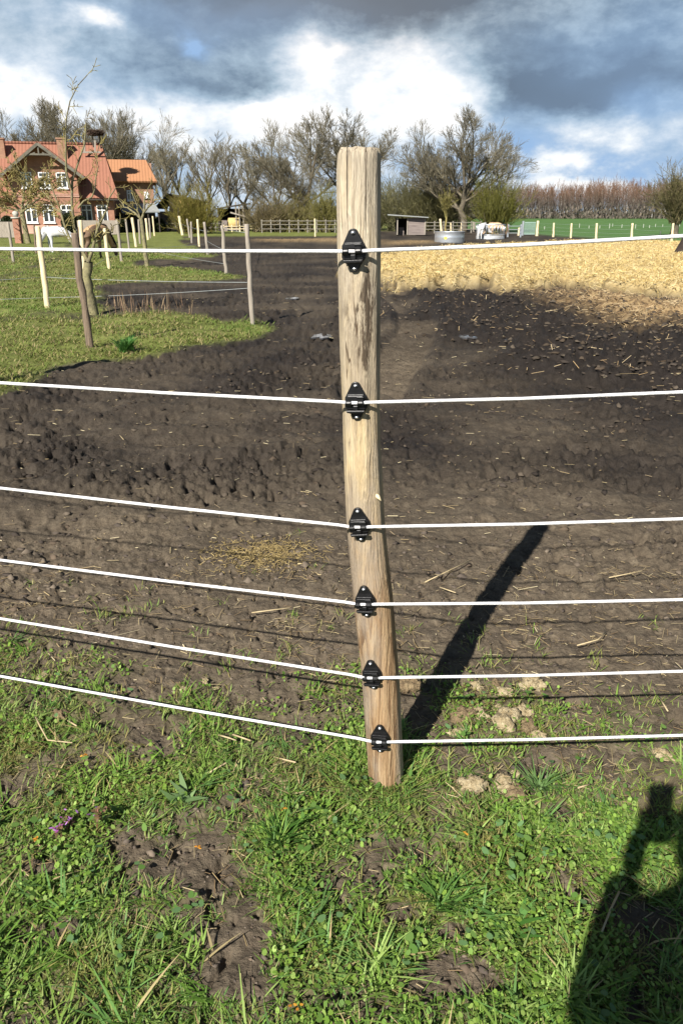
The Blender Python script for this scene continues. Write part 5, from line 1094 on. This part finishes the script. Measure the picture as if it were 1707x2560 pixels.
def gate():
    a, b = G(1305, 589), G(1340, 590); Y = a[1]; x1 = PY(1339, 590, Y).x; t = thing('mesh_gate', (a[0], Y, 0), 'green grey barred metal gate between two posts at the edge of the green field', 'gate'); w_ = x1 - a[0]; h_ = 1.05; mg = mat('green_grey_metal', (.25, .36, .33), (.34, .45, .42), 5, .5)
    p = MB(); p.box((-.02, 0, .56), (.14, .14, 1.16)); p.build('gate_post', M_galv, t)
    m = MB(); m.box((w_ / 2, 0, .12), (w_ - .2, .04, .05)); m.box((w_ / 2, 0, h_ - .02), (w_ - .2, .04, .05)); m.build('frame', mg, t)
    for k in range(11): q = MB(); q.box((.14 + (w_ - .28) * k / 10, 0, .56), (.03, .03, .84)); q.build('bar', mg, t)
gate()
g_ = random.Random(3)
fm = None
for (px, py, hp) in [(1447, 569, 10), (1522, 571, 12), (1530, 566, 7), (1553, 570, 9), (1587, 571, 10), (1607, 569, 9), (1622, 570, 7), (1637, 567, 7), (1649, 588, 11), (1655, 567, 6), (1360, 573, 7), (1471, 571, 7), (1498, 571, 7), (1697, 566, 7)]:
    b = G(px, py); zt = PY(px, py - hp, b[1]).z; z = H(*b); 
    if fm is None:
        mb = MB(); mb.tube([(0, 0, -.05), (0, 0, .95), (.01, 0, 1.0)], [.05, .045, .03], 6); fm = mb.build('marker_stake', mat('chalky_wood', (.34, .36, .30), (.44, .45, .38), 4, .9), None); o = fm
    else: o = fm.copy(); link(o)
    o.location = (b[0], b[1], z); o.scale = (1, 1, max(.3, zt - z)); tag(o, 'small whitish stake far out in the green field before the distant wood', 'stake', 'small white stakes in the far field')
# dark clipped bushes by the house
def clipped(px, py, top, wpx, Y, label, seed):
    g = np.random.default_rng(seed); b = PY(px, py, Y); zt = PY(px, top, Y).z; w_ = wpx * Y * .9336 / FPX / 2; N = 5200; d = g.normal(0, 1, (N, 3)); d /= np.linalg.norm(d, axis=1, keepdims=True); rr = g.uniform(.82, 1.03, N)[:, None] * (1 + .10 * pn(d[:, 0] * 3, d[:, 2] * 3, seed)[:, None])
    P = d * rr * np.array([w_, w_, zt / 2]) + np.array([0, 0, zt / 2]); t = thing('shrub', (b.x, Y, 0), label, 'shrub'); V, F, c = leaves(P, g.uniform(.05, .1, N), g.uniform(.5, .8, N), g.uniform(0, 6.28, N), g.uniform(-1.3, 1.3, N), palette(g, N, [(.022, .038, .014), (.035, .05, .018), (.05, .05, .02)]), 5); npmesh('foliage', V, F, M_leaf, t, col=c)
    m = MB(); m.tube([(0, 0, -.05), (0, 0, zt * .6)], [.08, .05], 6); m.build('stem', M_bark, t)
clipped(27, 598, 541, 44, 66, 'dark rounded evergreen bush beside the brick gate pillar', 1)
clipped(178, 583, 533, 40, 72, 'dark evergreen bush below the third lower window of the gable', 2)
clipped(205, 583, 540, 34, 72.5, 'dark evergreen bush right of the gable corner of the farmhouse', 3)
clipped(300, 583, 540, 44, 79, 'dark brown hedge bush at the right end of the farmhouse', 4)
clipped(400, 583, 545, 30, 84, 'dark bush beside the ochre barn', 6)
# ------------------------------------------------------------------ small near things
def clump_mesh(i, s, tone):
    g = np.random.default_rng(100 + i); n1, n2 = 20, 34; th, ph = np.meshgrid(np.linspace(0, np.pi, n1), np.linspace(0, 2 * np.pi, n2, endpoint=False), indexing='ij')
    d = np.stack([np.sin(th) * np.cos(ph), np.sin(th) * np.sin(ph), np.cos(th)], -1)
    rr = 1 + .45 * pn(d[..., 0] * 1.7 + i, d[..., 1] * 1.7 + d[..., 2], i) + .24 * pn(d[..., 0] * 5, d[..., 1] * 5 + d[..., 2] * 4, i + 3) + .09 * pn(d[..., 0] * 14, d[..., 1] * 14 + d[..., 2] * 9, i + 5) + .05 * g.normal(0, 1, th.shape)
    V = (d * rr[..., None] * np.array([1.1, .8, .62]) * s).reshape(-1, 3); idx = np.arange(n1 * n2).reshape(n1, n2); nx = np.roll(idx, -1, 1); F = np.stack([idx[:-1], nx[:-1], nx[1:], idx[1:]], -1).reshape(-1, 4)
    return V, F
M_dung = mat('dried_dung', (.30, .22, .11), (.62, .52, .33), 55, .95, .9, 130); M_dung2 = mat('brown_dung', (.15, .10, .055), (.36, .27, .15), 55, .95, .9, 130)
CL = [(1182, 1972, .036, 0, 'elongated pale dung clump, left one of the pair in the turf right of the post'), (1258, 1962, .034, 0, 'pale dung clump touching the brown one in the turf right of the post'), (1286, 1985, .034, 1, 'brown topped dung clump, right one of the pair in the turf'), (1287, 1938, .015, 0, 'small pale crumb just behind the pair of dung clumps'),
 (1190, 1712, .024, 0, 'pale dung lump closest to the right side of the post shadow'), (1332, 1715, .042, 0, 'broad flat pale dung heap under the second lowest rope'), (1238, 1708, .018, 1, 'small brown lump between two pale ones behind the second lowest rope'), (1262, 1735, .026, 0, 'ragged pale lump just below the second lowest rope'),
 (1262, 1812, .046, 0, 'largest rounded pale dung clump between the two lowest ropes'), (1196, 1788, .028, 0, 'knobby pale lump left of the largest rounded clump'), (1160, 1795, .036, 1, 'brown fibrous lump at the edge of the post shadow'), (1312, 1785, .030, 0, 'pale lump above and right of the largest rounded clump'),
 (1145, 1832, .028, 0, 'flat pale lump just above the lowest rope near the shadow'), (1318, 1815, .030, 1, 'brownish lump right of the largest rounded clump'), (1345, 1834, .024, 0, 'pale lump half hidden behind the lowest rope'), (1242, 1768, .018, 0, 'little pale lump above the largest rounded clump'),
 (1662, 1893, .034, 0, 'whitish lump below the lowest rope at the right edge'), (1022, 1722, .040, 1, 'ochre lump against the right side of the wooden post'), (110, 1692, .026, 0, 'pale flaky lump under the lowest rope at far left'), (150, 1788, .030, 1, 'brown stone like lump in the turf at far left'), (232, 1757, .016, 1, 'small tan lump behind the lowest rope at left'), (513, 1705, .014, 0, 'upright pale chip, left of a twin on the bare soil'), (540, 1716, .013, 0, 'upright pale chip, right of a twin on the bare soil'), (459, 1729, .014, 0, 'pale chip left of the twin chips on bare soil')]
for i, (px, py, s, tn, lb) in enumerate(CL):
    x, y = G(px, py); V, F = clump_mesh(i, s, tn); o = npmesh('dung_clump', V, F, (M_dung, M_dung2)[tn], None, True); o.location = (x, y, H(x, y) + s * .16); o.rotation_euler = (0, 0, i * 1.3); tag(o, lb, 'dung clump', 'dried dung clumps around the post')
def puddles():
    M = mat('puddle_water', (.06, .06, .065), (.08, .08, .085), 3, .04, spec=.6)
    for i, (px, py, w_) in enumerate([(730, 746, .13), (803, 841, .12), (1168, 850, .10), (1272, 858, .08)]):
        x, y = G(px, py); g = np.random.default_rng(i); n = 18; zz = H(x, y) + .012
        m = MB(); m.prism([(x + w_ * (1 + .35 * g.normal()) * math.cos(2 * math.pi * k / n), y + 1.6 * w_ * (1 + .3 * g.normal()) * math.sin(2 * math.pi * k / n), zz) for k in range(n)], (0, 0, -.02)); o = m.build('puddle', M); o.location.z = -.0; tag(o, kind='structure')
puddles()
M_stalk = mat('dry_straw', (.34, .26, .14), (.52, .42, .25), 40, .7)
def stalk(pts, r, label, col=(M_straw, None), name='straw_stalk'):
    P = [Vector((*G(a, b), 0)) for a, b in pts]; P = [Vector((p.x, p.y, H(p.x, p.y) + .02 + .012 * math.sin(k))) for k, p in enumerate(P)]; b0 = P[0].copy()
    mb = MB(); mb.tube(P, [r * (1 - .08 * k) for k in range(len(P))], 6); o = mb.build(name, M_stalk, None, True); tag(o, label, 'straw stalk', 'long straw stalks on the ground')
for pts, lb in [([(92, 1805), (105, 1838), (122, 1860), (185, 1878)], 'bent straw stalk lying on the turf at far left below the lowest rope'), ([(172, 1812), (195, 1832)], 'short thick straw piece beside the bent stalk at far left'), ([(548, 1855), (575, 1868), (592, 1870)], 'pale straw piece on the turf left of the post, left of two'), ([(580, 1852), (628, 1873)], 'pale straw piece on the turf left of the post, right of two'), ([(520, 1938), (580, 1916)], 'straw stalk slanting up to the right in the turf left of the post'), ([(685, 1900), (740, 1925)], 'straw stalk nearest to the foot of the post in the turf'),
    ([(1062, 1459), (1170, 1417)], 'long straw stalk slanting on the soil left of the shadow tip'), ([(1520, 1450), (1600, 1443)], 'straw stalk lying level on the soil under the third rope at right'), ([(1440, 1623), (1490, 1620), (1512, 1592)], 'curved straw stalk on the soil above the second lowest rope'), ([(1098, 1478), (1138, 1495)], 'short pale straw piece just left of the post shadow'), ([(630, 1540), (725, 1535)], 'thin straight straw stalk on the soil left of the post'), ([(1645, 1752), (1665, 1795)], 'upright straw piece at the right edge between the lowest ropes'), ([(300, 1090), (310, 1104)], 'short bright straw piece lying in the tyre track at left'), ([(1470, 1980), (1440, 1992)], 'short tan stalk in the turf left of the phone shadow'), ([(1543, 2250), (1520, 2300), (1500, 2350)], 'pale stem along the left edge of the person shadow')]: stalk(pts, .0027, lb)
def nettle(px, py, hgt, n, label, seed):
    x, y = G(px, py); z = H(x, y); t = thing('dead_nettle', (x, y, z), label, 'flower'); g = np.random.default_rng(seed); m = MB(); m.tube([(0, 0, 0), (.004, .002, hgt * .5), (.010, .0, hgt)], [.0022, .002, .0016], 6); m.build('stem', mat('reddish_stem', (.22, .09, .06), (.28, .14, .08), 30, .7), t, True)
    N = 26; P = np.stack([.010 + g.normal(0, .006, N), g.normal(0, .006, N), hgt - g.uniform(0, .035, N)], 1); V, F, c = leaves(P, g.uniform(.005, .011, N), g.uniform(.5, .8, N), g.uniform(0, 6.28, N), g.uniform(-.9, .3, N), palette(g, N, [(.16, .09, .06), (.20, .13, .06), (.13, .14, .04)])); npmesh('bracts', V, F, M_leaf, t, col=c)
    P = np.stack([.010 + g.normal(0, .009, n), g.normal(0, .009, n), hgt - g.uniform(-.004, .02, n)], 1); V, F, c = leaves(P, g.uniform(.004, .007, n), g.uniform(.4, .6, n), g.uniform(0, 6.28, n), g.uniform(-.2, 1.2, n), palette(g, n, [(.42, .14, .50), (.50, .22, .60), (.34, .09, .30)])); npmesh('petals', V, F, M_leaf, t, col=c)
nettle(140, 2100, .04, 16, 'purple dead nettle flower, lower one of the neighbouring pair at left', 1); nettle(163, 2075, .045, 12, 'purple dead nettle flower, upper one of the neighbouring pair at left', 2); nettle(244, 2080, .075, 5, 'dark purple dead nettle on a tall reddish stem in the turf', 3)
def petal(px, py, label, seed, s=.0045):
    x, y = G(px, py); g = np.random.default_rng(seed); N = 4; P = np.stack([g.normal(0, .005, N), g.normal(0, .005, N), .025 + g.uniform(0, .008, N)], 1); V, F, c = leaves(P, np.full(N, s), np.full(N, .7), g.uniform(0, 6.28, N), g.uniform(-.4, .5, N), palette(g, N, [(.62, .26, .03), (.7, .36, .05)])); o = npmesh('orange_petals', V, F, M_leaf, col=c); o.location = (x, y, H(x, y)); tag(o, label, 'petal', 'orange petals in the turf')
for i, (a, b, l) in enumerate([(92, 2122, 'orange petal below the purple flower pair'), (498, 2140, 'orange petal in the turf at the middle left'), (215, 1905, 'tiny orange petal above the tall dead nettle'), (742, 2532, 'orange brown petal near the bottom edge'), (708, 2044, 'orange petal left below the wooden post'), (1165, 2112, 'orange petal in the turf right below the wooden post')]): petal(a, b, l, i)
def rosette(name, px, py, n, ln, wd, cols, label, cat, seed, up=.5):
    x, y = G(px, py); z = H(x, y); g = np.random.default_rng(seed); t = thing(name, (x, y, z), label, cat); az = g.uniform(0, 6.28, n); V, F, c = blades(g.normal(0, ln * .16, (n, 3)) * np.array([1, 1, 0]) + np.array([0, 0, .002]), ln * g.uniform(.35, 1.15, n), wd * g.uniform(.7, 1.2, n), az, g.uniform(.4, 1.3, n) / max(up, .2) * .6, g.uniform(.1, .6, n), palette(g, n, cols, .15), 6)
    npmesh('leaves', V, F, M_leaf, t, col=c)
rosette('dandelion_plant', 465, 2005, 9, .05, .016, [(.15, .25, .09), (.19, .29, .12)], 'pale green dandelion rosette in the turf left of the post', 'plant', 1)
rosette('grass_tussock', 318, 878, 260, .19, .012, [(.06, .17, .03), (.09, .22, .05)], 'fresh green tussock at the lower edge of the pasture by the brown stake', 'plant', 2, .9)
rosette('dandelion_plant', 1285, 2330, 14, .06, .014, [(.07, .18, .03), (.10, .22, .05)], 'dark green leaf rosette left of the person shadow', 'plant', 4)
rosette('grass_tussock', 700, 2110, 60, .075, .0045, [(.06, .15, .022), (.09, .19, .03)], 'lush grass tuft in the turf below left of the post', 'plant', 5, .8)
rosette('grass_tussock', 1100, 2270, 45, .07, .0045, [(.07, .16, .025), (.10, .20, .04)], 'spreading grass tuft near the bottom middle of the turf', 'plant', 6, .6)
rosette('grass_tussock', 1345, 1975, 60, .06, .0045, [(.10, .19, .05), (.13, .22, .07)], 'light grass tuft right of the pair of dung clumps', 'plant', 7, .6)
